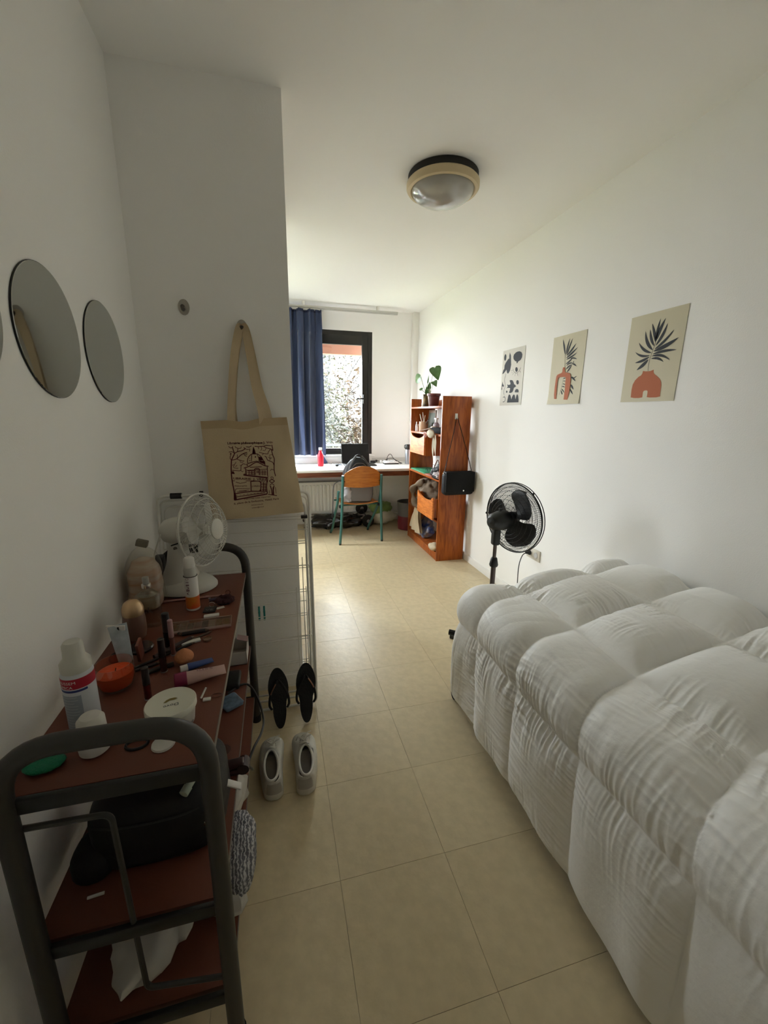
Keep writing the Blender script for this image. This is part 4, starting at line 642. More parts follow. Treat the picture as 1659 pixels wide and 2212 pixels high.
# ================================================================ POSTERS on the right wall
M_ink = mat('ink_dark', (.014, .018, .024), .7); M_terra = mat('ink_terracotta', (.42, .11, .035), .7)
M_p1 = mat('poster_paper_pale', (.60, .57, .50), .6); M_p2 = mat('poster_paper_beige', (.56, .51, .36), .6)
EX, EY = V((0, -1, 0)), V((0, 0, 1))
def paper(y0, z0, w_, h_, curl, tilt=0):
    g = G()
    def fn(u, v):
        b = curl*max(0, (.22-v)/.22)**2 + .0015*math.sin(u*3.1)
        return (XR-.0022-b, y0-u*w_, z0+v*h_)
    g.grid(fn, 10, 24); n = len(g.v); f = list(g.f); g.add([p+V((.0008, 0, 0)) for p in g.v], [tuple(reversed(q)) for q in f]); return g
def leafpoly(b, t, w_, bend):
    b, t = V((b[0], b[1])), V((t[0], t[1])); d = t-b; L = d.length; n = V((-d.y, d.x))/L; A = []; B = []
    for i in range(13):
        s = i/12; c = b+d*s+n*(bend*L*4*s*(1-s)*.5); ww = w_*.5*math.sin(math.pi*s**.85)**.8; A.append(c+n*ww); B.append(c-n*ww)
    return [(p.x, p.y) for p in A+B[::-1][1:-1]]
def print_g(o, polys, leafs, strokes, lift):
    g = G(); o = V(o)+V((-lift, 0, 0))
    for p in polys: g.plate(p, o, EX, EY, .00006)
    for l in leafs: g.plate(leafpoly(l[0:2], l[2:4], l[4], l[5]), o, EX, EY, .00006)
    for p, w_ in strokes: ribbon(g, p if len(p) < 3 else [(q.x, q.y) for q in smoothpath([(a, b, 0) for a, b in p], 5)], w_, o, EX, EY, .0001)
    return g
p1 = thing('poster', 'pale poster of dark shapes with a bird, eye and balloon, nearest the bookshelf', 'poster', (XR, 2.925, 1.47), 'three unframed posters on the right wall')
part(p1, 'paper', paper(3.077, 1.47, .303, .413, 0), M_p1); part(p1, 'print', print_g((XR-.0022, 3.077, 1.47), P1_SHAPES, [], P1_STROKES, .0016), M_ink, smooth=0, stuff=True)
p2 = thing('poster', 'beige poster of a palm frond and tall orange bottle vase, between the other two', 'poster', (XR, 2.305, 1.467), 'three unframed posters on the right wall')
part(p2, 'paper', paper(2.458, 1.467, .30, .413, .006), M_p2)
part(p2, 'leaf_print', print_g((XR-.0022, 2.458, 1.467), [], P2_LEAVES, [(P2_STEM, .0025), (P2_STEM2, .0015)], .0022), M_ink, smooth=0, stuff=True)
part(p2, 'vase_print', print_g((XR-.0022, 2.458, 1.467), [P2_VASE], [], [], .0045), M_terra, smooth=0)
p3 = thing('poster', 'beige poster of a dark palm leaf in a round orange arched vase, nearest the bed', 'poster', (XR, 1.693, 1.467), 'three unframed posters on the right wall')
part(p3, 'paper', paper(1.846, 1.467, .305, .408, 0), M_p2)
part(p3, 'leaf_print', print_g((XR-.0022, 1.846, 1.467), [], P3_LEAVES, [(P3_STEM, .0024)], .0018), M_ink, smooth=0, stuff=True)
part(p3, 'vase_print', print_g((XR-.0022, 1.846, 1.467), [P3_VASE], [], [], .0018), M_terra, smooth=0)

# ---------------------------------------------------------------- ceiling lamp
LC = V((.905, 2.325, H))
lp = thing('ceiling_lamp', 'round flush ceiling lamp with cream ring and frosted glass dome, switched off', 'ceiling lamp', LC)
part(lp, 'base', G().lathe(LC, [(.178, 0), (.182, -.004), (.182, -.034), (.170, -.036)], n=48), mat('lamp_black', (.012, .011, .010), .6))
part(lp, 'ring', G().lathe(LC, [(.165, -.034), (.183, -.034), (.189, -.040), (.189, -.060), (.182, -.070), (.168, -.073), (.160, -.066)], n=56), mat('lamp_cream', (.62, .50, .31), .45))
part(lp, 'glass_dome', G().lathe(LC, [(.163*math.cos(t), -.062-.072*math.sin(t)) for t in [math.pi/2*k/14 for k in range(14)]]+[(0, -.134)], n=56), mat('lamp_glass', (.36, .345, .315), .16, spec=.7, coat=.6), smooth=180)

# ---------------------------------------------------------------- standing fan
FC = V((1.32, 2.06, .81)); FN = V((.955, .296, .03)).normalized(); F1 = V((.296, -.955, 0)); F2 = FN.cross(F1)*-1
if F2.z < 0: F2 = -F2
M_fb = mat('fan_black', (.010, .010, .010), .45)
sf = thing('standing_fan', 'black pedestal fan with wire cage standing past the foot of the bed', 'fan', (FC.x-FN.x*.15, FC.y-FN.y*.15, 0))
def fp(r, a, h, C=FC, A=F1, B=F2, N=FN): return C+A*(r*math.cos(a))+B*(r*math.sin(a))+N*h
def ringg(g, R, h, r, C=FC, A=F1, B=F2, N=FN, n=56): return g.tube([fp(R, 2*math.pi*k/n, h, C, A, B, N) for k in range(n)], r, 6, True)
def cage(R, depth, nw, sw, rw, rings, C=FC, A=F1, B=F2, N=FN, hub=.045):
    g = G()
    for k in range(nw):
        a = 2*math.pi*k/nw; pts = []
        for j in range(7):
            t = j/6; r = hub+(R-hub)*t; pts.append(fp(r, a+sw*t, depth*(1-t**2.6), C, A, B, N))
        g.tube(pts, rw, 3)
    for t in rings: ringg(g, hub+(R-hub)*t, depth*(1-t**2.6), rw*1.2, C, A, B, N, 40)
    return g
part(sf, 'front_grille', cage(.202, .062, 110, .5, .0010, (.15, .3, .45, .6, .75, .88)), M_fb, smooth=0, stuff=True)
part(sf, 'rear_grille', cage(.202, -.062, 110, -.5, .0010, (.15, .3, .45, .6, .75, .88)), M_fb, smooth=0, stuff=True)
g = ringg(G(), .204, 0, .0042); part(sf, 'rim', g, M_fb)
part(sf, 'rim', ringg(G(), .205, .020, .0026), M_fb)
part(sf, 'rim_clip', G().ell(fp(.21, math.pi*1.02, 0), .006, .006, .008, 8, 6).ell(fp(.21, 4.1, 0), .006, .006, .008, 8, 6).ell(fp(.21, .9, 0), .006, .006, .008, 8, 6), M_fb)
def blade(a0, half, R0, R1, C, A, B, N, tw=.02, th=.003):
    g = G(); nu, nv = 20, 18
    def fn(u, v, o=0):
        r = R0+(R1-R0)*v; prof = half*(.62+.75*math.sin(math.pi*min(1, v*.62+.12)))*(1 if v < .60 else math.sqrt(max(.004, 1-((v-.60)/.40)**2)))
        a = a0+(u-.5)*2*prof + .25*v; return fp(r, a, tw*(u-.5)*2+o, C, A, B, N)
    for j in range(nv+1):
        for i in range(nu+1): g.v.append(fn(i/nu, j/nv))
    q = len(g.v); g.v += [fn(i/nu, j/nv, th) for j in range(nv+1) for i in range(nu+1)]
    for j in range(nv):
        for i in range(nu):
            a, b, c, d = j*(nu+1)+i, j*(nu+1)+i+1, (j+1)*(nu+1)+i+1, (j+1)*(nu+1)+i; g.f += [(a, b, c, d), (d+q, c+q, b+q, a+q)]
    rg = [i for i in range(nu+1)]+[j*(nu+1)+nu for j in range(1, nv+1)]+[nv*(nu+1)+i for i in range(nu-1, -1, -1)]+[j*(nu+1) for j in range(nv-1, 0, -1)]
    g.f += [(rg[i], rg[(i+1) % len(rg)], rg[(i+1) % len(rg)]+q, rg[i]+q) for i in range(len(rg))]
    return g
for a in (.85, 2.97, 5.15): part(sf, 'blade', blade(a, .64, .03, .178, FC, F1, F2, FN), M_fb)
part(sf, 'hub', G().lathe(fp(0, 0, -.02), [(0, 0), (.036, 0), (.040, .006), (.034, .045), (.02, .055), (0, .056)], axis=FN), M_fb)
part(sf, 'motor_housing', G().lathe(fp(0, 0, -.055), [(.050, 0), (.056, -.01), (.058, -.05), (.050, -.10), (.030, -.125), (0, -.13)][::-1], axis=FN), M_fb)
part(sf, 'motor_knob', G().lathe(fp(0, 0, -.11)+V((0, 0, .055)), [(.008, 0), (.009, .018), (0, .02)]), mat('knob_grey', (.05, .05, .05), .4))
pb = FC-FN*.13; px_, py_ = pb.x, pb.y
part(sf, 'neck', G().box((px_-.022, py_-.022, .665), (px_+.022, py_+.022, .775), .012), M_fb)
part(sf, 'pole', G().cyl((px_, py_, .56), (px_, py_, .68), .0105).cyl((px_, py_, .03), (px_, py_, .56), .0145), mat('pole_grey', (.06, .045, .04), .3, metal=.5))
part(sf, 'height_collar', G().lathe((px_, py_, .535), [(.022, 0), (.026, .01), (.018, .05), (.014, .055)]), M_fb)
part(sf, 'base', G().box((px_-.24, py_-.02, 0), (px_+.24, py_+.02, .025), .006).box((px_-.02, py_-.24, 0), (px_+.02, py_+.24, .025), .006).rot(.78, (px_, py_, 0)), M_fb)
# wall socket, plug
so = thing('wall_socket', 'white double wall socket above the foot of the bed', 'socket', (XR, 2.43, .42)); M_sock = mat('socket_cream', (.62, .58, .50), .4)
part(so, 'plate', G().box((XR-.010, 2.365, .385), (XR, 2.515, .465), .003), M_sock)
for y in (2.475, 2.405): part(so, 'outlet', G().lathe((XR-.009, y, .425), [(.021, -.003), (.021, -.0035), (.018, -.0035), (.018, .004), (0, .004)], axis=(1, 0, 0)), mat('socket_grey', (.5, .5, .5)))
pg = thing('fan_plug', 'black plug and cord of the pedestal fan in the wall socket', 'plug', (1.72, 2.475, .42))
part(pg, 'plug_body', G().lathe((XR-.008, 2.475, .425), [(.018, 0), (.018, -.012), (.011, -.022), (.008, -.038), (0, -.038)][::-1], axis=(1, 0, 0)), M_blk)
part(pg, 'cord', G().tube(smoothpath([(XR-.045, 2.475, .425), (1.68, 2.46, .41), (1.64, 2.43, .35), (1.62, 2.40, .25), (1.60, 2.36, .10), (1.52, 2.30, .01), (1.35, 2.1, .008)], 6), .0035, 6), M_blk)

# ================================================================ BED
M_bed = mat('bed_black', (.012, .011, .011), .4)
bd = thing('bed', 'low single bed with black frame along the right wall under the duvet', 'bed', (1.27, .6, 0))
part(bd, 'frame', G().box((.83, -.42, .20), (1.745, -.38, .27), .004).box((.79, 1.62, .20), (1.745, 1.66, .27), .004).box((.83, -.42, .20), (.865, 1.66, .27), .004).box((1.71, -.42, .20), (1.745, 1.66, .27), .004), M_bed)
for x, y in ((.812, 1.642), (1.72, 1.64), (.85, -.38), (1.72, -.38)):
    lg_ = part(bd, 'leg', G().cyl((x, y, .045), (x, y, .26), .017), M_bed); part(lg_, 'caster', G().lathe((x-.014, y, .025), [(.012, 0), (.025, .003), (.025, .025), (.012, .028)], axis=(1, 0, 0)), M_rub)
part(bd, 'corner_knob', G().tube([(.83, 1.60, .372), (.766, 1.652, .372)], .014), M_bed)
for i in range(10): part(bd, 'slat', G().box((.86, -.34+i*.2, .262), (1.71, -.26+i*.2, .275)), mat('slat_wood', (.4, .25, .12), .6))
part(bd, 'mattress', G().box((.90, -.37, .275), (1.735, 1.50, .46), .03), mat('mattress_cloth', (.6, .58, .54), .9))
# duvet: quilted surface draped over the bed edge and foot
rs = np.random.RandomState(5)
def fnoise(a, b, seed, n=10, lo=1, hi=4):
    r = np.random.RandomState(seed); o = 0*a
    for _ in range(n):
        k = r.uniform(lo, hi); th_ = r.uniform(0, 6.283); o = o+np.sin(k*(a*np.cos(th_)+b*np.sin(th_))+r.uniform(0, 6.283))
    return o/math.sqrt(n)
NU, NV = 570, 930
S0, S1 = 0.0, 1.46; T0, T1 = -.45, 2.10
s = np.linspace(S0, S1, NU)[None, :].repeat(NV, 0); t = np.linspace(T0, T1, NV)[:, None].repeat(NU, 1)
XE, YE, RR = .915, 1.55, .125
xw = 1.742 - s                                   # unrolled across
a_ = np.maximum(0, XE-xw); b_ = np.maximum(0, t-YE); p_ = 3.0
d_ = (a_**p_+b_**p_)**(1/p_)+1e-9
ang = np.arctan2(b_, a_+1e-9)
qa = RR*math.pi/2
th = np.minimum(d_/RR, math.pi/2)
outd = np.where(d_ < qa, RR*np.sin(th), RR)
drop = np.where(d_ < qa, RR*(1-np.cos(th)), RR+(d_-qa))
ztop = .588 + .075*np.clip((xw-.98)/.6, 0, 1)**1.2 + .012*fnoise(s, t, 3, 8, 2, 5)
bx_ = np.where(a_+b_ > 0, np.minimum(xw, 9), xw)
X = np.where(a_ > 0, XE, xw); Y = np.where(b_ > 0, YE, t)
nx = -np.cos(ang)*np.sin(th); ny = np.sin(ang)*np.sin(th); nz_ = np.cos(th)
flat_ = (a_+b_) <= 0
nx = np.where(flat_, 0, nx); ny = np.where(flat_, 0, ny); nz_ = np.where(flat_, 1, nz_)
X = np.where(flat_, X, X-np.cos(ang)*outd); Y = np.where(flat_, Y, Y+np.sin(ang)*outd)
Z = ztop-np.where(flat_, 0, drop)
# quilting
ss = s + .010*fnoise(s, t, 11, 8, 4, 9); sl = np.array([-.16, .262, .672, 1.045, 1.47, 1.9])
slant = np.interp(ss, [0, .26, .67, 1.05, 1.5], [.06, .035, 0, -.10, -.125])
tt = t - slant + .012*fnoise(s, t, 12, 8, 4, 9)
tl = np.array([-1.1, -.78, -.45, -.12, .215, .548, .895, 1.207, 1.512, 1.86, 2.2])
def cell(v, lines):
    i = np.clip(np.searchsorted(lines, v.ravel(), side='right')-1, 0, len(lines)-2).reshape(v.shape)
    lo, hi = lines[i], lines[i+1]; return i, (v-lo)/(hi-lo), np.minimum(v-lo, hi-v)
iu, u, du = cell(ss, sl); iv, v_, dv = cell(tt, tl)
du = np.maximum(du, 0); dv = np.maximum(dv, 0)
pu = (4*u*(1-u)).clip(0, 1); pv = (4*v_*(1-v_)).clip(0, 1)
hsh = np.modf(np.abs(np.sin(iu*12.9898+iv*78.233)*43758.5453))[0]
amp = .050*(.82+.36*hsh)*np.interp(ss, [0, .6, .74, 1.0, 1.1, 1.5], [1, 1, .62, .50, .48, .45])
kf = np.interp(ss, [.5, .8, 1.0, 1.1, 1.5], [0, .42, .48, .42, .35]); fv = kf+(1-kf)*(1-np.exp(-dv/.022))*(pv**.30)
ku = np.interp(ss, [.9, 1.0, 1.5], [0, .15, .15]); fu_ = ku+(1-ku)*(1-np.exp(-du/.030))*(pu**.36)
puff = amp*fu_*fv*1.42
# gathers: ridges running away from each seam, fading into the cell
fu = np.clip(.45+.75*fnoise(s, t, 31, 8, 6, 16), .05, 2.0)*(.8+1.3*np.exp(-np.hypot(du, dv)/.09))
def ridges(a, b, sd):
    wv = .018*fnoise(a, b, sd, 8, 5, 14)
    return .62-np.abs(fnoise((a+wv)*1.0, b*.11, sd+1, 20, 130, 330))*.9 + .4*fnoise((a+wv), b*.10, sd+2, 14, 60, 150)
g1 = ridges(tt, ss, 21); g2 = ridges(ss, tt, 71)
wr = .0052*g1*np.exp(-du/.085)*fu*np.clip(1-np.exp(-dv/.03), 0, 1) + .0052*g2*np.exp(-dv/.085)*fu*np.clip(1-np.exp(-du/.03), 0, 1)
wr = wr*(1-np.exp(-np.minimum(du, dv)/.004))
wr += .0016*np.abs(fnoise(s*1.0, t*2.2, 41, 14, 14, 40))*(.4+.6*np.clip(fnoise(s, t, 42, 6, 4, 9), 0, 1)) + .006*fnoise(s, t, 43, 10, 8, 16)*np.sqrt(pu*pv)
side = np.clip((a_-.18)/.2, 0, 1)
wr += side*.007*fnoise(t*1.0, s*.4, 51, 10, 12, 40)*(.3+.7*np.clip(s-1.0, 0, .45)/.45)
hh = puff+wr
hh = np.where(s < .05, hh*(s/.05), hh)
X = X+nx*hh; Y = Y+ny*hh; Z = Z+nz_*hh
X = np.minimum(X, 1.752); hem = .058+.012*fnoise(t, t*0, 61, 6, 3, 9)+.085*np.clip((t-1.30)/.40, 0, 1)**1.5
Z = np.maximum(Z, hem + .0*Z)
verts = np.stack([X, Y, Z], -1).reshape(-1, 3)
idx = np.arange(NU*NV).reshape(NV, NU); F_ = np.stack([idx[:-1, :-1], idx[:-1, 1:], idx[1:, 1:], idx[1:, :-1]], -1).reshape(-1, 4)
keep = ~((np.abs(Z.reshape(-1)[F_]-hem.reshape(-1)[F_]) < 1e-6).all(1)); F_ = F_[keep]
me = bpy.data.meshes.new('duvet'); org = V((1.27, .6, .06)); me.vertices.add(len(verts)); me.vertices.foreach_set('co', (verts-np.array(org)).astype(np.float32).ravel())
me.loops.add(len(F_)*4); me.loops.foreach_set('vertex_index', F_.astype(np.int32).ravel()); me.polygons.add(len(F_)); me.polygons.foreach_set('loop_start', np.arange(len(F_), dtype=np.int32)*4)
me.update(calc_edges=True); me.validate(); me.shade_smooth()
bm = bmesh.new(); bm.from_mesh(me); bmesh.ops.delete(bm, geom=[v for v in bm.verts if not v.link_faces], context='VERTS'); bmesh.ops.recalc_face_normals(bm, faces=bm.faces); bm.to_mesh(me); bm.free(); me.shade_smooth()
me.materials.append(mat('duvet_cotton', (.88, .875, .855), .5, bump=.3, bscale=45, sheen=.15, spec=.35))
dv_ = bpy.data.objects.new('duvet', me); COL.objects.link(dv_); dv_.location = org
dv_['label'] = 'thick white quilted duvet spread over the bed and hanging down its side'; dv_['category'] = 'duvet'
sd_ = dv_.modifiers.new('thickness', 'SOLIDIFY'); sd_.thickness = .004; sd_.offset = -1
# ================================================================ MIRRORS, HOOKS, TOTE BAG
M_mir = mat('mirror_silver', (.60, .62, .60), .03, metal=1.0); M_edge = mat('mirror_edge', (.01, .01, .01), .5)
for yc, zc, lab in ((.886, 1.575, 'round frameless wall mirror cut off by the left edge'), (1.230, 1.572, 'middle round frameless wall mirror, between the cut-off one and the corner one'), (1.574, 1.570, 'round frameless wall mirror nearest the wall corner')):
    m_ = thing('round_mirror', lab, 'mirror', (XL, yc, zc), 'round mirrors in a row on the left wall')
    part(m_, 'glass', G().lathe((XL+.0045, yc, zc), [(0, .0012), (.1500, .0012), (.1508, 0)][::-1], axis=(1, 0, 0), n=72), M_mir)
    part(m_, 'backing', G().lathe((XL+.0004, yc, zc), [(0, 0), (.1515, 0), (.1515, .0040), (0, .0040)], axis=(1, 0, 0), n=72), M_edge)
M_hook = mat('hook_grey', (.40, .37, .32), .45)
for x, z, lab in ((-.334, 1.80, 'empty round adhesive wall hook'), (-.116, 1.738, 'round adhesive wall hook holding the tote bag')):
    h_ = thing('wall_hook', lab, 'hook', (x, YJ, z), 'round adhesive hooks on the wall')
    part(h_, 'disc', G().lathe((x, YJ-.0004, z), [(.024, 0), (.026, -.002), (.025, -.006), (0, -.0075)][::-1], axis=(0, 1, 0), n=32).xf(Matrix.Translation((x, 0, z)) @ Matrix.Diagonal((.82, 1, 1.15, 1)) @ Matrix.Translation((-x, 0, -z))), M_hook)
    part(h_, 'peg', G().tube(smoothpath([(x, YJ-.006, z-.008), (x, YJ-.022, z-.014), (x, YJ-.030, z-.006)], 5), .0055, 10).ell((x, YJ-.030, z-.003), .008, .006, .008, 10, 6), mat('hook_dark', (.10, .085, .07), .4))
tb = thing('tote_bag', 'beige cotton tote bag with dark red bookshop print hanging on the wall hook', 'tote bag', (-.11, 1.90, .93))
M_cot = mat('tote_cotton', (.60, .475, .31), .92, bump=.35, bscale=420, var=.08, vscale=5)
BL, BR, TL, TR = V((-.285, 0, .935)), V((.108, 0, .955)), V((-.303, 0, 1.352)), V((.050, 0, 1.372))
def totesurf(u, v, side):
    p = (BL*(1-u)+BR*u)*(1-v)+(TL*(1-u)+TR*u)*v
    if v > .9 and .3 < u < .66: p.z -= .010*math.sin((u-.3)/.36*math.pi)
    bulge = .020*math.sin(math.pi*min(1, u))**.6*math.sin(math.pi*min(1, .12+v*.85))**.7
    wv = .0035*math.sin(u*7+v*5)+.003*math.sin(u*13-v*9+1)+.0025*math.sin(v*17+u*3)*(1-v)
    y0 = 1.897-.052*max(0, 1-v)**1.2
    if side: return V((p.x, y0-bulge-wv*max(0, min(1, (1-abs(2*u-1))*6)), p.z))
    return V((p.x, y0+.016+.2*bulge, p.z))
def tote_frame(): pass
g = G().grid(lambda u, v: totesurf(u, v, True), 40, 40); part(tb, 'front_panel', g, M_cot, smooth=180)
part(tb, 'back_panel', G().grid(lambda u, v: totesurf(u, v, False), 20, 20), M_cot, smooth=180)
g = G()
for e in range(2):
    g.grid(lambda u, v: totesurf(float(e), v, True).lerp(totesurf(float(e), v, False), u), 2, 30)
g.grid(lambda u, v: totesurf(u, 0., True).lerp(totesurf(u, 0., False), v), 30, 2); part(tb, 'gusset', g, M_cot, smooth=180)
part(tb, 'hem', G().grid(lambda u, v: totesurf(u, .925+v*.078, True)+V((0, -.0015, 0)), 40, 4), mat('tote_hem', (.50, .375, .225), .92, bump=.3, bscale=420), smooth=180, label='slightly darker stitched top hem')
def strapg(pts, w_, th=.0012):
    P = smoothpath(pts, 8); g = G(); n = len(P)
    for i, p in enumerate(P):
        t = (P[min(i+1, n-1)]-P[max(i-1, 0)]).normalized(); tw = .5*math.sin(i*.11); sd = V((math.cos(tw), math.sin(tw)*.8, 0)); sd = (sd-t*sd.dot(t)).normalized()*w_/2
        g.v += [p-sd, p+sd]
    g.f = [(2*i, 2*i+1, 2*i+3, 2*i+2) for i in range(n-1)]; k = len(g.v); f = list(g.f); off = V((0, th, 0))
    g.v += [p+off for p in g.v]; g.f += [tuple(q+k for q in reversed(x)) for x in f]+[(2*i, 2*i+2, 2*i+2+k, 2*i+k) for i in range(n-1)]+[(2*i+1, 2*i+1+k, 2*i+3+k, 2*i+3) for i in range(n-1)]; return g
hx, hz = -.116, 1.735
part(tb, 'handle', strapg([(-.180, 1.890, 1.335), (-.178, 1.895, 1.40), (-.166, 1.905, 1.52), (-.150, 1.912, 1.63), (hx-.012, 1.915, hz-.012), (hx, 1.914, hz+.003), (hx+.013, 1.913, hz-.015), (-.088, 1.905, 1.62), (-.075, 1.898, 1.50), (-.056, 1.892, 1.40), (-.050, 1.888, 1.335)], .032), M_cot, smooth=60)
part(tb, 'handle', strapg([(-.172, 1.918, 1.335), (-.174, 1.918, 1.42), (-.160, 1.924, 1.55), (-.142, 1.926, 1.66), (hx-.008, 1.926, hz-.008), (hx+.002, 1.926, hz+.006), (hx+.016, 1.925, hz-.012), (-.082, 1.924, 1.62), (-.062, 1.922, 1.50), (-.035, 1.92, 1.41), (-.022, 1.918, 1.335)], .032), M_cot, smooth=60)
# print follows the cloth: project on the front panel
from mathutils.bvhtree import BVHTree
fo = [o for o in tb.children if o.name.startswith('front_panel')][0]
bvh = BVHTree.FromPolygons([v.co+ORG[fo.name] for v in fo.data.vertices], [tuple(p.vertices) for p in fo.data.polygons])
def drape(g, lift):
    for i, p in enumerate(g.v):
        h_, n_, _, _ = bvh.ray_cast(V((p.x, 1.5, p.z)), V((0, 1, 0))); y = h_.y if h_ else 1.885; g.v[i] = V((p.x, y-lift, p.z))
    return g
M_print = mat('print_oxblood', (.085, .006, .012), .85)
g = G()
for pts, w_ in TOTE_STROKES:
    P = [(q.x, q.y) for q in smoothpath([(a, b, 0) for a, b in pts], 4)] if len(pts) > 3 else pts
    ribbon(g, P, w_*1.0+.0011, (0, 1.8, 0), (1, 0, 0), (0, 0, 1), 0)
for f in TOTE_FILLS: g.plate(f, (0, 1.8, 0), (1, 0, 0), (0, 0, 1), .00001)
part(tb, 'printed_drawing', drape(g, .0009), M_print, smooth=0, label='dark red drawing of a domed building and trees', stuff=True)
g = G()
for i, (t_, ax, az, bx__, bz) in enumerate(TOTE_TEXT): g.join(text_g(t_, (ax, 1.8, az), (bx__, 1.8, bz), (0, 0, 1), h=[.0135, .0125, .0075, .0085, .006, .0065, .0105, .0065, .0065][i], bold=.022))
part(tb, 'printed_lettering', drape(g, .0011), M_print, smooth=0, stuff=True, label='dark red lettering')

# ================================================================ DRYING RACK folded against the wall block
M_rack = mat('rack_white', (.70, .68, .63), .4)
dr = thing('drying_rack', 'folded white wire drying rack leaning on the wall behind the flip-flops', 'drying rack', (-.19, 1.80, 0))
def ry(z): return 1.785+.118*z
def loop(x0, x1, z0, z1, dy, r, rc=.035): 
    pts = roundcorner([(x0, ry(z0)+dy, z0+rc*2), (x0, ry(z0)+dy, z0), (x1, ry(z0)+dy, z0), (x1, ry(z1)+dy, z1), (x0, ry(z1)+dy, z1), (x0, ry(z0)+dy, z0+rc*2)], rc, 5); return G().tube(pts, r, 8)
part(dr, 'leg_frame', loop(-.498, .134, .012, 1.04, -.020, .0065), M_rack); part(dr, 'leg_frame', loop(-.480, .116, .035, .99, .010, .0055), M_rack)
part(dr, 'wing_frame', loop(-.50, .128, .06, 1.015, .016, .0045), M_rack)
zz = .10; k = 0
while zz < .97:
    g = G().tube([(-.497, ry(zz)+.016, zz), (.126, ry(zz)+.016, zz)], .0019, 5); part(dr, 'wire', g, M_rack)
    k += 1; zz += (.012, .105)[k % 2] if k < 40 else 1
for i in range(5): part(dr, 'wire', G().tube([(-.484, ry(.2+i*.17)-.018, .185+i*.17), (.130, ry(.2+i*.17)-.018, .185+i*.17)], .0016, 5), M_rack)
for x, z0, z1 in ((.104, .14, .60), (.092, .22, .74), (.060, .12, .60), (-.02, .95, 1.0)): part(dr, 'hook_rod', G().tube([(x, ry(z0)-.03, z0), (x, ry(z1)-.03, z1)], .0022, 6), M_rack)
for x in (-.425, -.325): part(dr, 'joint_cap', G().tube([(x-.022, 1.888, 1.04), (x+.022, 1.888, 1.04)] if x < -.4 else [(x-.006, 1.888, 1.045), (x+.008, 1.888, 1.045)], .013, 12), M_blk)
part(dr, 'joint_cap', G().box((.095, 1.875, .915), (.125, 1.895, .93), .003), M_blk)
for x in (-.115, -.092):
    c_ = thing('clothes_peg', ['teal clothes peg on the drying rack, closer to the trolley leg', 'teal clothes peg on the drying rack, farther from the trolley leg'][x > -.1], 'clothes peg', (x, ry(.47)+.02, .45), 'teal pegs on the drying rack'); M_peg = mat('peg_teal', (.01, .22, .19), .4)
    for s_ in (-1, 1): part(c_, 'jaw', G().box((x-.0045, ry(.47)+.022+s_*.004, .432), (x+.0045, ry(.47)+.027+s_*.004, .502), .0015).rot(.10*s_, (x, ry(.47)+.024, .46), 'X'), M_peg)
    part(c_, 'spring', G().cyl((x-.006, ry(.47)+.024, .472), (x+.006, ry(.47)+.024, .472), .004), mat('silver', (.75, .73, .68)))

# ================================================================ TROLLEY
TX0, TX1, TY0, TY1 = -.492, -.150, .715, 1.700; M_tray = mat('brown_board', (.155, .050, .030), .42, bump=.1, bscale=200, spec=.35); M_tub = mat('dark_grey_tube', (.034, .032, .028), .42, spec=.5)
tl_ = thing('trolley', 'three tier trolley with brown boards and dark grey tube frame by the left wall', 'trolley', (-.32, 1.2, 0))
for z in (.74, .40, .14):
    b_ = part(tl_, 'board', G().box((TX0, TY0, z-.016), (TX1, TY1, z), .001), M_tray)
    part(b_, 'edge_band', G().box((TX1, TY0, z-.016), (TX1+.0012, TY1, z+.0002)), mat('edge_grey', (.14, .11, .09), .4))
def arch(y):
    x0, x1, zt_ = -.470, -.148, .853; pts = roundcorner([(x0, y, .03), (x0, y, zt_), (x1, y, zt_), (x1, y, .03)], .105, 10); return G().tube(pts, .0178, 16)
for y in (.690, 1.722):
    a_o = part(tl_, 'tube_arch', arch(y), M_tub)
    for x in (-.470, -.148): part(a_o, 'foot_cap', G().cyl((x, y, 0), (x, y, .032), .021, n=16), M_rub)
    for z in (.74, .40, .14): part(tl_, 'cross_bar', G().box((-.462, y-.006 if y > 1 else y, z-.034 if y > 1 else z-.018), (-.156, y+.012 if y < 1 else y+.006, z-.012 if y > 1 else z+.012), .003), M_blk)
part(tl_, 'wire_bracket', G().tube(roundcorner([(-.462, .700, .685), (-.322, .700, .680), (-.312, .700, .225), (-.156, .700, .190)], .02), .0055, 8), M_tub)

# ---------------------------------------------------------------- things on the trolley top
zt = .7402; M_wht = mat('white_plastic', (.66, .64, .60), .4)
# desk fan
DC = V((-.275, 1.555, .975)); DN = V((.90, -.40, .10)).normalized(); D1 = V((0, 0, 1)).cross(DN).normalized(); D2 = DN.cross(D1)
df = thing('desk_fan', 'white table fan with round wire cage on the trolley by the wall corner', 'fan', (-.37, 1.60, zt)); M_fw = mat('fan_white', (.60, .585, .53), .4)
ka = dict(C=DC, A=D1, B=D2, N=DN)
part(df, 'front_grille', cage(.130, .058, 40, .35, .0010, (.2, .4, .6, .8), hub=.036, **ka), M_fw, smooth=0, stuff=True)
part(df, 'rear_grille', cage(.130, -.050, 40, 0, .0010, (.3, .6, .8), hub=.036, **ka), M_fw, smooth=0, stuff=True)
part(df, 'rim', ringg(G(), .1315, 0, .0034, **ka), M_fw)
part(df, 'hub_cap', G().lathe(DC+DN*.056, [(.038, 0), (.037, .005), (.030, .009), (0, .011)], axis=DN, n=32), M_fw)
for a in (.6, 2.7, 4.8): part(df, 'blade', blade(a, .48, .02, .108, DC, D1, D2, DN, .012, .0015), mat('blade_white', (.5, .49, .45), .35))
part(df, 'hub', G().lathe(DC-DN*.012, [(0, 0), (.022, 0), (.024, .004), (.018, .03), (0, .032)], axis=DN), M_fw)
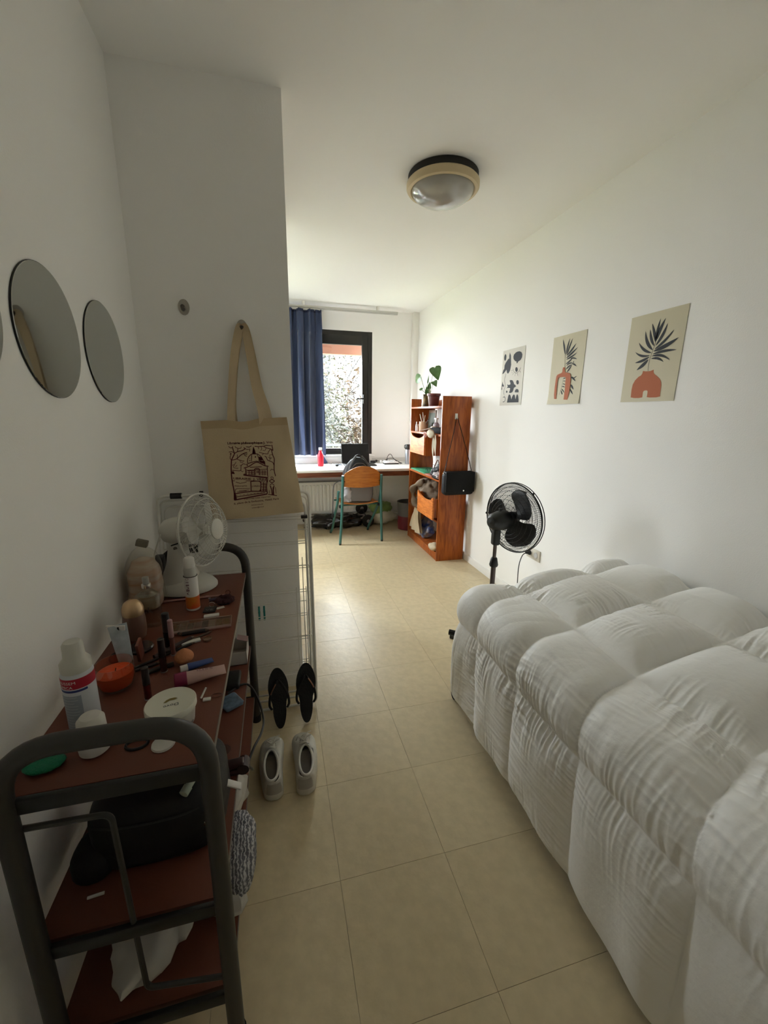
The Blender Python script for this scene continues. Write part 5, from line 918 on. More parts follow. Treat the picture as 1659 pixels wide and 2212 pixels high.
part(df, 'motor_housing', G().lathe(DC-DN*.165, [(0, 0), (.026, .004), (.042, .022), (.050, .05), (.053, .09), (.050, .112), (.034, .116)], axis=DN, n=32), M_fw)
part(df, 'motor_slot', G().box((-.381, 1.535, .930), (-.345, 1.539, .934)).rot(-.3, (-.36, 1.53, .932), 'Y'), M_blk)
cxf, cyf = -.372, 1.60
part(df, 'column', G().lathe((cxf, cyf, zt+.03), [(.075, 0), (.060, .03), (.045, .07), (.036, .12), (.030, .17), (.027, .215)], n=28), M_fw)
part(df, 'base', G().lathe((cxf+.02, cyf-.01, zt), [(.094, 0), (.100, .004), (.100, .012), (.090, .026), (.070, .040), (.05, .05), (0, .052)], n=48, sq=(1.08, .92)), M_fw)
part(df, 'tilt_knob', G().lathe((cxf-.002, cyf-.028, .905), [(.007, 0), (.007, -.006), (0, -.007)][::-1], axis=(0, 1, 0)), mat('knob_brown', (.10, .085, .07), .5))
part(df, 'cord', G().tube(smoothpath([(-.40, 1.50, .98), (-.425, 1.49, .90), (-.42, 1.49, .82), (-.43, 1.50, .748), (-.47, 1.55, .744)], 6), .0025, 6), M_fw)
# gloomy translucent bag with sponges
cb = thing('toiletry_pouch', 'clear plastic pouch of striped cloths with a clip on top by the left wall', 'pouch', (-.455, 1.46, zt))
part(cb, 'contents', rough(sb(-.452, 1.46, zt+.004, zt+.175, .048, .055, 2.6, top=.55), .006, 25, 3), mat('pouch_contents', (.42, .22, .12), .7, var=.7, vscale=4, bstretch=(1, 1, 9), col2=(.55, .50, .42)), smooth=70)
part(cb, 'film', rough(sb(-.452, 1.46, zt, zt+.215, .054, .060, 2.6, top=.75), .004, 18, 8), thinglass('pouch_film', (.95, .94, .90), .10, .25), smooth=70)
part(cb, 'clip', G().box((-.465, 1.445, zt+.215), (-.430, 1.465, zt+.238), .003).rot(.3, (-.45, 1.45, zt+.22), 'Y'), mat('clip_taupe', (.16, .14, .10), .5))
single('black_speaker', 'small black device standing between the pouch and the table fan', 'device', G().box((-.468, 1.60, zt), (-.452+.02, 1.66, zt+.12), .01), M_blk)
# perfume
pf = thing('perfume_bottle', 'clear glass perfume bottle with silver neck marked ck on the trolley', 'perfume', (-.405, 1.30, zt)); pfx, pfy = -.402, 1.30
part(pf, 'glass', G().box((pfx-.034, pfy-.018, zt), (pfx+.034, pfy+.018, zt+.115), .014).lathe((pfx, pfy, zt+.108), [(.028, 0), (.018, .012), (.010, .018), (.010, .024)]), thinglass('perfume_glass', (.86, .86, .80), .12), smooth=60)
part(pf, 'collar', G().lathe((pfx, pfy, zt+.130), [(.012, 0), (.013, .002), (.013, .012), (.009, .014)]), mat('silver', (.75, .73, .68))); part(pf, 'cap', G().lathe((pfx, pfy, zt+.144), [(.008, 0), (.009, .002), (.009, .020), (0, .021)]), mat('grey_cap', (.35, .34, .30), .3))
part(pf, 'lettering', text_g('ck', (pfx-.013, pfy-.0188, zt+.055), (pfx+.016, pfy-.0188, zt+.055), (0, 0, 1), h=.026), mat('letter_grey', (.10, .09, .08), .5), smooth=0, stuff=True)
# rose bottle
rbx, rby = -.425, 1.235
ro = thing('rose_bottle', 'rose brown bottle with a shiny gold domed cap next to the perfume', 'bottle', (rbx, rby, zt))
part(ro, 'body', G().lathe((rbx, rby, zt), [(.018, 0), (.026, .006), (.030, .03), (.030, .06), (.028, .078)], n=28), mat('rose_plastic', (.16, .085, .06), .3, spec=.6, coat=.3)); part(ro, 'cap', G().lathe((rbx, rby, zt+.078), [(.0285, 0), (.029, .004), (.028, .022), (.022, .036), (.012, .043), (0, .045)], n=28), mat('gold_cap', (.62, .42, .24), .25, metal=.6))
# spray bottle
spx, spy = -.298, 1.40
sq_ = thing('foam_bottle', 'white and orange foam pump bottle standing in front of the table fan', 'bottle', (spx, spy, zt))
part(sq_, 'body', G().lathe((spx, spy, zt), [(.0195, 0), (.0215, .002), (.0215, .118), (.020, .121)], n=32), M_wht)
part(sq_, 'label_band', G().lathe((spx, spy, zt), [(.0217, .008), (.0218, .010), (.0218, .048), (.0217, .050)], n=32), mat('label_orange', (.60, .075, .015), .45, var=.5, vscale=25, col2=(.55, .18, .02)))
part(sq_, 'collar', G().lathe((spx, spy, zt+.121), [(.0195, 0), (.0198, .002), (.0198, .022), (.017, .030)], n=28), mat('cap_clouded', (.5, .49, .45), .35)); part(sq_, 'cap', G().lathe((spx, spy, zt+.150), [(.017, 0), (.018, .002), (.0165, .030), (.013, .034), (0, .035)], n=28), M_wht)
part(sq_, 'seam_line', G().lathe((spx, spy, zt+.1195), [(.0218, 0), (.0218, .0016)], n=28), mat('ink_brown', (.05, .03, .025), .6))
g = G()
for i, c_ in enumerate('(I)ısO'): g.join(text_g(c_, (spx-.012, spy-.0217, zt+.062+i*.010), (spx-.002, spy-.0222, zt+.062+i*.010), (0, 0, 1), h=.011))
part(sq_, 'lettering', g, mat('ink_mauve', (.22, .13, .14), .6), smooth=0, stuff=True)
# shaving can
cnx, cny = -.413, .865
cn = thing('aerosol_can', 'tall white aerosol can with a red band and grey text by the left wall', 'can', (cnx, cny, zt))
part(cn, 'body', G().lathe((cnx, cny, zt), [(.026, 0), (.0285, .003), (.0285, .136), (.026, .143), (.024, .147)], n=40), mat('can_white', (.56, .58, .61), .35, spec=.6))
part(cn, 'back_label', G().lathe((cnx, cny, zt), [(.0287, .010), (.0288, .012), (.0288, .096), (.0287, .098)], n=30, ang0=3.3, ang1=5.15), mat('can_grey', (.30, .33, .38), .5))
part(cn, 'red_band', G().lathe((cnx, cny, zt), [(.0287, .113), (.0289, .114), (.0289, .134), (.0287, .135)], n=40), mat('band_red', (.40, .012, .03), .4)); part(cn, 'blue_band', G().lathe((cnx, cny, zt), [(.0287, .106), (.0289, .107), (.0289, .110), (.0287, .111)], n=40, ang0=3.3, ang1=5.6), mat('band_blue', (.03, .04, .16), .4))
part(cn, 'cap', G().lathe((cnx, cny, zt+.143), [(.0265, 0), (.0270, .002), (.0266, .018), (.019, .028), (.0180, .055), (.014, .061), (0, .062)], n=32), mat('cap_pearl', (.55, .54, .48), .35))
def wrap_text(body, zc, a0, a1, R, cx, cy_c, z0, h):
    g = text_g(body, (0, 0, 0), (1, 0, 0), (0, 0, 1), h=1, out=0)
    for i, p in enumerate(g.v):
        a = a0+(a1-a0)*p.x; g.v[i] = V((cx+R*math.cos(a), cy_c+R*math.sin(a), z0+zc+p.z*h))
    return g
part(cn, 'lettering', wrap_text('AUSSEM', .1245, 3.75, 4.95, .0291, cnx, cny, zt, .0085).join(wrap_text('ÔMICA', .1150, 3.75, 4.75, .0291, cnx, cny, zt, .0085)), M_wht, smooth=0, stuff=True)
g = G()
for i in range(12):
    z = zt+.094-i*.0065; g.join(G().lathe((cnx, cny, z), [(.0290, 0), (.0290, .0014)], n=16, ang0=3.6, ang1=3.6+[1.3, 1.35, 1.1, 1.3, 1.25, 1.35, 1.3, .9, 1.3, 1.2, 1.35, 1.0][i]))
part(cn, 'small_print', g, mat('print_pale', (.45, .47, .50), .6), smooth=0, stuff=True)
# candle glass
kx, ky = -.400, 1.00
kd = thing('candle_glass', 'glass tumbler with orange wax beside the aerosol can', 'candle', (kx, ky, zt))
part(kd, 'glass', G().lathe((kx, ky, zt), [(0, .001), (.028, .001), (.036, .008), (.041, .03), (.040, .066), (.0385, .066), (.0395, .03), (.035, .012), (0, .008)], n=40), thinglass('tumbler_glass', (.93, .91, .87), .16), smooth=60)
part(kd, 'wax', G().lathe((kx, ky, zt+.009), [(0, 0), (.033, .001), (.0382, .018), (.0386, .034), (.034, .036), (0, .035)], n=40), mat('orange_wax', (.72, .075, .01), .5, sub=.3, bump=.6, bscale=90)); part(kd, 'wick', G().cyl((kx, ky, zt+.04), (kx+.003, ky, zt+.052), .001, n=6), M_blk)
# white roll-on, green soap, dove tub, ...
wx_, wy_ = -.372, .795
wb = thing('white_jar', 'small white plastic bottle with a rounded cap behind the tube arch', 'bottle', (wx_, wy_, zt))
part(wb, 'body', G().lathe((wx_, wy_, zt), [(.020, 0), (.0265, .006), (.0275, .02), (.026, .040), (.0235, .046)], n=32), M_wht); part(wb, 'cap', G().lathe((wx_, wy_, zt+.046), [(.0235, 0), (.0245, .002), (.0235, .026), (.017, .034), (0, .037)], n=32), mat('cap_soft_white', (.6, .58, .53), .5))
single('green_scrubber', 'oval green textured bath scrubber at the near end of the trolley top', 'scrubber', rough(G().ell((-.447, .772, zt+.009), .034, .024, .009, 36, 14), .0022, 160, 2), mat('green_rubber', (.008, .21, .10), .5, bump=1, bscale=300), smooth=60)
tx_, ty_ = -.242, .838
tu = thing('cream_tub', 'round white cream tub with a gold bird emblem on its lid', 'tub', (tx_, ty_, zt))
part(tu, 'tub_body', G().lathe((tx_, ty_, zt), [(.040, 0), (.043, .004), (.047, .040)], n=48), mat('tub_white', (.62, .61, .54), .4)); part(tu, 'lid', G().lathe((tx_, ty_, zt+.039), [(.048, 0), (.050, .002), (.050, .013), (.0485, .015), (.046, .0135), (0, .0132)], n=48), mat('lid_cream', (.66, .65, .55), .35))
zl = zt+.039+.0137
part(tu, 'emblem', G().plate([(0, 0), (.006, .007), (.013, .010), (.022, .009), (.027, .006), (.022, .005), (.027, .003), (.020, .002), (.012, .003), (.005, -.001)], (tx_-.014, ty_+.000, zl), (.97, .22, 0), (-.22, .97, 0), .0003), mat('emblem_gold', (.20, .15, .03), .4, metal=.3), smooth=0)
part(tu, 'lettering', text_g('Dove', (tx_+.016, ty_-.004, zl), (tx_-.012, ty_-.010, zl), (.2, -1, 0), h=.012), mat('letter_navy', (.02, .02, .03), .5), smooth=0, stuff=True)
part(tu, 'side_lettering', wrap_text('Dove', .010, 5.3, 5.95, .0465, tx_, ty_, zt, .012), mat('letter_navy', (.02, .02, .03)), smooth=0, stuff=True)
single('hair_tie', 'black elastic hair tie lying beside the cream tub', 'hair tie', G().tube([(-.298+.020*math.cos(a), .790+.014*math.sin(a), zt+.003) for a in [k*math.pi/10 for k in range(20)]], .0028, 8, True), M_blk)
single('cotton_pad', 'round off-white cotton pad half hidden in front of the cream tub', 'cotton pad', G().lathe((-.247, .778, zt), [(.020, 0), (.022, .002), (.021, .006), (0, .007)], n=24), M_wht)
# lip glosses standing
def gloss(x, y, h1, h2, r, lab, ctop, cbot, grp='lip gloss tubes standing on the trolley'):
    t = thing('lip_gloss', lab, 'lip gloss', (x, y, zt), grp)
    part(t, 'tube', G().lathe((x, y, zt), [(r*.85, 0), (r, .002), (r, h1)], n=20), mat('gloss_'+'_'.join('%d' % int(c*1000) for c in cbot), cbot, .15, coat=.6)); part(t, 'clear_base', G().lathe((x, y, zt+.0002), [(r*.9, 0), (r*1.04, .001), (r*1.04, .004)], n=20), mat('clear_plastic', (.8, .75, .7), .08, trans=.6))
    part(t, 'cap', G().lathe((x, y, zt+h1), [(r*.85, 0), (r*1.02, .001), (r*.98, h2), (r*.7, h2+.002), (0, h2+.003)], n=20), mat('glosscap_'+'_'.join('%d' % int(c*1000) for c in ctop), ctop, .4))
gloss(-.315, .935, .040, .042, .0078, 'short dark red lip gloss with black cap, nearest the cream tub', (.022, .018, .016), (.10, .012, .012))
gloss(-.306, 1.040, .045, .048, .0082, 'tall dark brown lip gloss with black cap beside the peach sponge', (.012, .010, .010), (.035, .012, .010))
gloss(-.300, 1.115, .055, .050, .0065, 'slim mauve pink lip gloss with a pink metallic cap', (.38, .22, .22), (.16, .07, .06))
gloss(-.322, 1.160, .050, .055, .0100, 'thick black mascara tube behind the tall brown lip gloss', (.010, .009, .010), (.014, .012, .012))
# tube standing on its cap
cr_ = thing('cream_tube', 'pale blue and white cream tube standing beside the candle glass', 'tube', (-.400, 1.075, zt))
def tubeg(p0, d, up, L, r, w_end, n=20, m=10):
    """squeezed tube: round at p0, flat at the far end"""
    d, up = V(d).normalized(), V(up); up = (up-d*up.dot(d)).normalized(); sd = d.cross(up); g = G()
    for j in range(m+1):
        t = j/m; a_ = r+(w_end-r)*t; b_ = r*(1-t)**.7+.0008
        for i in range(n):
            q = 2*math.pi*i/n; g.v.append(V(p0)+d*(L*t)+sd*(a_*math.cos(q))+up*(b_*math.sin(q)))
    g.f = [(j*n+i, j*n+(i+1) % n, (j+1)*n+(i+1) % n, (j+1)*n+i) for j in range(m) for i in range(n)]+[tuple(range(n-1, -1, -1)), tuple(m*n+i for i in range(n))]
    return g
part(cr_, 'sleeve', tubeg((-.402, 1.078, zt+.018), (-.10, .05, 1), (.35, -1, 0), .105, .016, .021), mat('tube_pale', (.42, .47, .50), .35, var=.25, vscale=40)); part(cr_, 'cap', G().lathe((-.402, 1.078, zt), [(.0155, 0), (.016, .002), (.016, .018), (0, .019)]), M_wht)
part(cr_, 'crimp', G().box((-.438, 1.080, zt+.108), (-.396, 1.084, zt+.121)).rot(.1, (-.41, 1.08, zt+.11), 'Y'), M_wht); part(cr_, 'barcode', G().box((-.412, 1.0785, zt+.098), (-.408, 1.0792, zt+.118)), M_blk)
single('black_brush_end', 'dark round brush head lying between the candle glass and the wall', 'brush', G().ell((-.440, 1.115, zt+.013), .014, .02, .013), mat('bristle_dark', (.02, .015, .014), .9))
single('powder_compact', 'round dark powder compact lying below the rose brown bottle', 'compact', G().lathe((-.393, 1.165, zt), [(.028, 0), (.031, .002), (.032, .008), (.029, .012), (0, .013)], n=32), mat('compact_dark', (.03, .018, .018), .25, coat=.4))
single('small_mirror_case', 'small reddish rectangular case leaning next to the cream tube', 'case', G().box((-.383, 1.10, zt), (-.375, 1.135, zt+.055), .002).rot(.2, (-.38, 1.1, zt), 'X'), mat('case_rust', (.20, .06, .04), .3))
# sponge and lying tubes
def spg(t): return (.0235*math.sin(math.pi*t)**.75*(1-.28*t), )
single('beauty_sponge', 'peach egg shaped makeup sponge', 'sponge', G().lathe((-.262, 1.066, zt+.001), [(0 if k in (0, 14) else .0235*math.sin(math.pi*(k/14)**.85)**.8, .044*k/14) for k in range(15)], n=28), mat('peach_foam', (.50, .20, .09), .95, bump=.3, bscale=200), smooth=180)
bt = thing('balm_tube', 'blue lip balm tube with white cap lying on the trolley', 'tube', (-.225, 1.05, zt)); dd_ = V((.95, .36, 0)).normalized()
part(bt, 'sleeve', tubeg(V((-.248, 1.030, zt+.010)), dd_, (0, 0, 1), .062, .0095, .012), mat('balm_blue', (.035, .065, .21), .4)); part(bt, 'cap', G().cyl(V((-.248, 1.030, zt+.0098)), V((-.248, 1.030, zt+.0098))-dd_*.017, .0092), M_wht)
ht = thing('hand_cream', 'pale pink cream tube with a magenta cap lying on the trolley', 'tube', (-.21, 1.0, zt)); dd2 = V((.96, .22, 0)).normalized()
part(ht, 'sleeve', tubeg(V((-.238, .972, zt+.0165)), dd2, (0, 0, 1), .088, .0155, .021), mat('cream_pink', (.45, .29, .26), .45)); part(ht, 'cap', G().lathe(V((-.238, .972, zt+.0170)), [(.0165, 0), (.0170, -.002), (.0170, -.026), (.015, -.028), (0, -.028)][::-1], axis=dd2, n=24), mat('magenta_cap', (.20, .012, .055), .4))
part(ht, 'lettering', text_g('kiss', V((-.215, .975, zt+.0300)), V((-.180, .984, zt+.0265)), (-.22, .96, 0), h=.016), mat('ink_mauve', (.22, .13, .14), .6), smooth=0, stuff=True)
# palette
pa_ = thing('eyeshadow_palette', 'clear lidded eyeshadow palette lying across the trolley top', 'palette', (-.25, 1.27, zt))
Mp = Matrix.Translation((-.252, 1.262, 0)) @ Matrix.Rotation(.06, 4, 'Z')
part(pa_, 'tray', G().box((-.088, -.030, zt), (.088, .030, zt+.006), .002).xf(Mp), mat('palette_rose', (.35, .17, .14), .3)); part(pa_, 'lid', G().box((-.089, -.031, zt+.0095), (.089, .031, zt+.0125), .001).xf(Mp), thinglass('palette_lid', (.88, .82, .76), .12))
part(pa_, 'lid_rim', G().box((-.089, -.031, zt+.006), (.089, -.0295, zt+.0125)).box((.0875, -.031, zt+.006), (.089, .031, zt+.0125)).box((-.089, .0295, zt+.006), (.089, .031, zt+.0125)).box((-.089, -.031, zt+.006), (-.0875, .031, zt+.0125)).xf(Mp), mat('clear_rim', (.55, .42, .36), .1, spec=.8))
for i, c_ in enumerate([(.20, .13, .08), (.24, .15, .10), (.16, .11, .09), (.22, .12, .10), (.12, .09, .09), (.45, .40, .34), (.28, .19, .12), (.32, .22, .13)]):
    part(pa_, 'shade_pan', G().box((-.080+i*.0205, -.022, zt+.0061), (-.0625+i*.0205, .022, zt+.0082)).xf(Mp), mat('shade_%d' % i, c_, .8))
for i, (x0_, y0_, x1_, y1_, r, c, lab) in enumerate([(-.385, 1.065, -.255, 1.165, .0038, (.014, .010, .009), 'longest dark pencil, lying diagonally past the lip glosses'), (-.345, 1.105, -.262, 1.195, .0065, (.030, .012, .010), 'thick dark brown eye pencil pointing at the palette'), (-.300, 1.150, -.215, 1.222, .0035, (.075, .050, .030), 'thin olive brown pencil below the palette'), (-.298, 1.218, -.225, 1.228, .0055, (.012, .010, .010), 'spiralled black hair stick against the palette'), (-.378, 1.055, -.322, 1.082, .0042, (.02, .012, .012), 'short dark pencil stub beside the candle glass'), (-.288, 1.062, -.352, 1.035, .006, (.018, .014, .012), 'black pencil behind the peach sponge'), (-.325, 1.250, -.300, 1.215, .004, (.012, .012, .012), 'black pencil end touching the palette corner')]):
    p0_, p1_ = V((x0_, y0_, zt+r)), V((x1_, y1_, zt+r)); d_2 = (p1_-p0_).normalized(); t = thing('makeup_pencil', lab, 'pencil', (p0_+p1_)/2-V((0, 0, r)), 'makeup pencils scattered on the trolley')
    part(t, 'barrel', G().cyl(p0_, p1_-d_2*.010, r, n=10), mat('pencil_%d' % i, c, .4)); part(t, 'tip', G().cyl(p1_-d_2*.010, p1_, r, r*.35, n=10), mat('pencil_tip', (.10, .06, .04), .6))
single('clear_cap', 'small round clear cap lying below the palette', 'cap', G().lathe((-.222, 1.178, zt), [(.010, 0), (.0125, .001), (.0125, .006), (.010, .0065), (.0095, .003), (0, .003)], n=24), mat('clear_tan', (.25, .15, .10), .15, spec=.8))
single('tissue_scrap', 'small crumpled white tissue beside the slim pink lip gloss', 'tissue', rough(G().box((-.29, 1.165, zt+.001), (-.24, 1.18, zt+.006)).rot(.3, (-.26, 1.17, zt)), .002, 80, 3), M_wht)
single('white_clip', 'flat white rectangular clip lying above the palette', 'clip', G().box((-.255, 1.318, zt), (-.208, 1.337, zt+.006), .0025).rot(.10, (-.23, 1.33, zt)), M_wht)
tg = thing('key_tag', 'square black tag with white marks on a ring near the foam bottle', 'tag', (-.245, 1.375, zt))
part(tg, 'tag', G().box((-.262, 1.352, zt+.002), (-.222, 1.392, zt+.006), .003).rot(-.05, (-.245, 1.37, zt)), M_blk); part(tg, 'lettering', text_g('VE', (-.256, 1.360, zt+.0062), (-.230, 1.359, zt+.0062), (0, 1, 0), h=.016).join(text_g('—', (-.240, 1.380, zt+.0062), (-.230, 1.380, zt+.0062), (0, 1, 0))), mat('mark_grey', (.22, .21, .20), .5), smooth=0, stuff=True)
part(tg, 'ring', G().tube([(-.240+.010*math.cos(a), 1.401, zt+.008+.008*math.sin(a)) for a in [k*math.pi/7 for k in range(14)]], .001, 6, True), mat('silver', (.75, .73, .68)))
single('scrunchie', 'dark plum scrunchie at the right edge of the trolley top', 'scrunchie', G().tube([(-.200+.022*math.cos(a), 1.425+.020*math.sin(a), zt+.011+.002*math.sin(a*9)) for a in [k*math.pi/24 for k in range(48)]], [.0095+.0015*math.sin(k*1.9) for k in range(48)], 10, True), mat('plum_cloth', (.045, .012, .014), .9))
single('white_paper_scrap', 'tiny white paper scrap under the black tag', 'paper', G().box((-.222, 1.378, zt), (-.196, 1.392, zt+.001)).rot(.4, (-.21, 1.38, zt)), M_wht)
single('pink_stick', 'thin pink metallic stick lying in front of the table fan base', 'stick', G().cyl((-.415, 1.470, zt+.004), (-.205, 1.478, zt+.004), .0038, n=10), mat('pink_metal', (.40, .22, .20), .3, metal=.4))
single('blue_pen', 'short slate blue pen beside the scrunchie', 'pen', G().cyl((-.255, 1.445, zt+.005), (-.190, 1.455, zt+.005), .005, n=10), mat('slate_blue', (.07, .07, .13), .4))
single('small_ring', 'tiny dark ring behind the pink stick', 'ring', G().tube([(-.197+.008*math.cos(a), 1.49, zt+.009+.008*math.sin(a)) for a in [k*math.pi/7 for k in range(14)]], .0012, 6, True), mat('copper', (.12, .05, .03), .3, metal=.6))
er = thing('earring_card', 'white earring clip with a thin wire loop beside the cream tub', 'earring', (-.19, .905, zt))
part(er, 'clip', G().cyl((-.197, .905, zt+.003), (-.188, .925, zt+.016), .0022, n=8).box((-.192, .895, zt), (-.175, .905, zt+.004), .001), M_wht); part(er, 'loop', G().tube([(-.163+.012*math.cos(a), .910+.007*math.sin(a), zt+.002) for a in [k*math.pi/7 for k in range(14)]], .0010, 6, True), mat('copper', (.12, .05, .03)))
single('paper_chip', 'tiny white chip lying behind the foam bottle, upper of two', 'chip', G().box((-.274, 1.485, zt), (-.262, 1.492, zt+.002), .0005), M_wht); single('paper_chip', 'tiny white chip lying behind the foam bottle, lower of two', 'chip', G().box((-.262, 1.468, zt), (-.254, 1.475, zt+.002), .0005), M_wht)

# ---------------------------------------------------------------- middle board
zm = .4002
wbx = thing('white_box', 'small open white carton on the middle board of the trolley', 'box', (-.19, 1.62, zm))
M_card = mat('white_card', (.55, .52, .48), .7)
part(wbx, 'carton', G().box((-.235, 1.560, zm), (-.232, 1.68, zm+.055)).box((-.158, 1.560, zm), (-.155, 1.68, zm+.055)).box((-.235, 1.560, zm), (-.155, 1.563, zm+.055)).box((-.235, 1.677, zm), (-.155, 1.68, zm+.055)).box((-.235, 1.56, zm), (-.155, 1.68, zm+.003)), M_card)
part(wbx, 'flap', G().box((-.200, 1.64, zm+.055), (-.155, 1.68, zm+.058)).rot(.3, (-.155, 1.66, zm+.055), 'Y'), mat('flap_pink', (.40, .26, .25), .7))
single('black_pouch', 'small black pouch beside the white carton on the middle board', 'pouch', G().box((-.225, 1.40, zm), (-.172, 1.50, zm+.022), .008), M_blk)
single('wipes_packet', 'crumpled pale blue wipes packet on the middle board', 'packet', rough(G().box((-.225, 1.29, zm+.004), (-.160, 1.36, zm+.022), .006).rot(.5, (-.19, 1.32, zm)), .006, 40, 4), mat('wipes_blue', (.16, .24, .34), .4, var=.4, vscale=60), smooth=60)
single('round_sticker', 'thin round clear disc on the middle board', 'disc', G().lathe((-.198, 1.12, zm), [(.022, 0), (.022, .0012), (.019, .0012), (.019, .0006), (0, .0006)], n=28), mat('disc_grey', (.12, .07, .06), .2, spec=.8))
hs = thing('hair_straightener', 'dark red hair straightener lying across the middle board with its cord hanging', 'hair straightener', (-.19, 1.03, zm))
M_hs = mat('straightener_red', (.030, .008, .009), .35)
part(hs, 'lower_arm', G().box((-.33, 1.012, zm+.002), (-.128, 1.045, zm+.020), .007), M_hs); part(hs, 'upper_arm', G().box((-.33, 1.014, zm+.022), (-.128, 1.043, zm+.040), .007).rot(-.04, (-.128, 1.03, zm+.02), 'Y'), M_hs); part(hs, 'hinge', G().cyl((-.132, 1.010, zm+.021), (-.132, 1.047, zm+.021), .016), M_hs)
part(hs, 'cord', G().tube(smoothpath([(-.126, 1.03, zm+.02), (-.112, 1.06, .37), (-.128, 1.11, .345), (-.115, 1.17, .345), (-.095, 1.24, .335), (-.090, 1.32, .32), (-.105, 1.39, .34), (-.135, 1.43, .385), (-.165, 1.42, .408), (-.21, 1.38, .406)], 8), .004, 8), M_blk)
kb = thing('toiletry_bag', 'bulky black toiletry bag on the middle board of the trolley', 'bag', (-.31, .93, zm)); M_bk2 = mat('bag_black', (.007, .007, .008), .6, bump=.4, bscale=60)
part(kb, 'body', rough(sb(-.305, .93, zm, zm+.165, .145, .125, 3.4, n=40, m=18, top=.35), .006, 14, 3), M_bk2, smooth=70)
part(kb, 'side_pocket', rough(sb(-.43, .85, zm, zm+.06, .045, .05, 2.6, top=.4), .004, 20, 5), M_bk2, smooth=70)
part(kb, 'zip', G().tube(smoothpath([(-.43, .835, zm+.115), (-.36, .81, zm+.125), (-.25, .81, zm+.125), (-.18, .84, zm+.118)], 6), .003, 6), mat('zip_dark', (.02, .02, .02), .6)); part(kb, 'zip_pull', G().box((-.195, .800, zm+.095), (-.172, .803, zm+.105), .002), mat('silver', (.75, .73, .68)))
single('lotion_tube', 'pale green tube lying on top of the black toiletry bag', 'tube', G().cyl((-.225, .825, zm+.182), (-.190, .90, zm+.196), .008).cyl((-.232, .812, zm+.178), (-.225, .826, zm+.182), .010), mat('tube_mint', (.36, .42, .34), .4))
single('white_tag', 'small white care tag sticking out beside the black toiletry bag', 'tag', G().box((-.165, .905, zm+.075), (-.128, .925, zm+.079), .001).rot(.55, (-.15, .91, zm+.07), 'Y'), M_wht)
single('cotton_swab', 'white cotton swab on the middle board in front of the black bag', 'cotton swab', G().cyl((-.425, .775, zm+.003), (-.395, .778, zm+.003), .003, n=8), M_wht)
single('white_earplug', 'tiny white earplug near the right edge of the middle board', 'earplug', G().cyl((-.166, .80, zm+.004), (-.158, .812, zm+.004), .004, n=10), M_wht)
# ---------------------------------------------------------------- lower board
zb = .1402
ps = thing('plastic_bag', 'crumpled thin white plastic bag spread over the lowest board', 'bag', (-.33, 1.05, zb))
part(ps, 'film', heap((-.325, 1.06, zb+.05), (.155, .27, .075), 91, .5, 70, 36, 8, zb+.001), mat('bag_white', (.52, .50, .46), .45, bump=.6, bscale=30), smooth=70)
pcl = thing('patterned_cloth', 'white cloth with grey zigzag pattern hanging over the lower right trolley edge', 'cloth', (-.13, .93, .1))
m = mat('cloth_zigzag', (.46, .46, .48), .9, bump=.4, bscale=200); n_ = m.node_tree.nodes; L_ = m.node_tree.links
wv_ = n_.new('ShaderNodeTexWave'); wv_.inputs['Scale'].default_value = 38; wv_.inputs['Distortion'].default_value = 6; wv_.inputs['Detail Scale'].default_value = 3; cr2 = n_.new('ShaderNodeValToRGB'); cr2.color_ramp.elements[0].color = (.12, .12, .14, 1); cr2.color_ramp.elements[1].color = (.55, .55, .57, 1); cr2.color_ramp.elements[0].position = .3
tc_ = n_.new('ShaderNodeTexCoord'); L_.new(tc_.outputs['Object'], wv_.inputs[0]); L_.new(wv_.outputs[1], cr2.inputs[0]); L_.new(cr2.outputs[0], n_['Principled BSDF'].inputs['Base Color'])
part(pcl, 'fold', heap((-.150, .93, .225), (.050, .085, .085), 95, .35, sc=9, flat=.143), m, smooth=80)
# ================================================================ SHOES
def flipflop(name_lab, cx, y0, lean, mir, rotz):
    t = thing('flip_flop', name_lab, 'flip-flop', (cx, y0, 0), 'black flip-flops leaning on the drying rack')
    n = 40; out = []
    for k in range(n):
        a = 2*math.pi*k/n; yy = .130*math.sin(a); s_ = (yy+.130)/.26
        wdt = .033+.016*max(0, math.sin(math.pi*(s_-.38)/.75)) - .004*math.exp(-((s_-.42)/.12)**2)
        out.append((wdt*math.copysign(abs(math.cos(a))**.85, math.cos(a))+mir*.008*max(0, s_-.5), yy*.995+.130))
    M = Matrix.Translation((cx, y0, .004)) @ Matrix.Rotation(rotz, 4, 'Z') @ Matrix.Rotation(lean, 4, 'X')
    part(t, 'sole', G().plate(out, (0, 0, 0), (1, 0, 0), (0, 1, 0), .016).xf(M), mat('flipflop_sole', (.008, .008, .009), .7, bump=.5, bscale=150), smooth=50)
    c0 = V((0, .205, .016))
    for s_ in (-1, 1):
        pts = smoothpath([c0, c0+V((s_*.012, -.012, .020)), V((s_*.036, .150, .026)), V((s_*.043, .105, .016)), V((s_*.034, .083, .004))], 6)
        st_ = part(t, 'strap', G().tube(pts, .0055, 8, flat=.6).xf(M), M_rub)
        if s_ == mir: part(st_, 'strap_trim', G().tube([p+V((0, 0, .0045)) for p in pts[6:13]], .0028, 6).xf(M), mat('rose_gold', (.35, .17, .10), .3, metal=.6), label='rose gold strip')
flipflop('left black flip-flop of the pair propped toe up on the drying rack', -.040, 1.640, math.radians(62), -1, .03)
flipflop('right black flip-flop of the pair propped toe up on the drying rack', .078, 1.650, math.radians(62), 1, -.04)
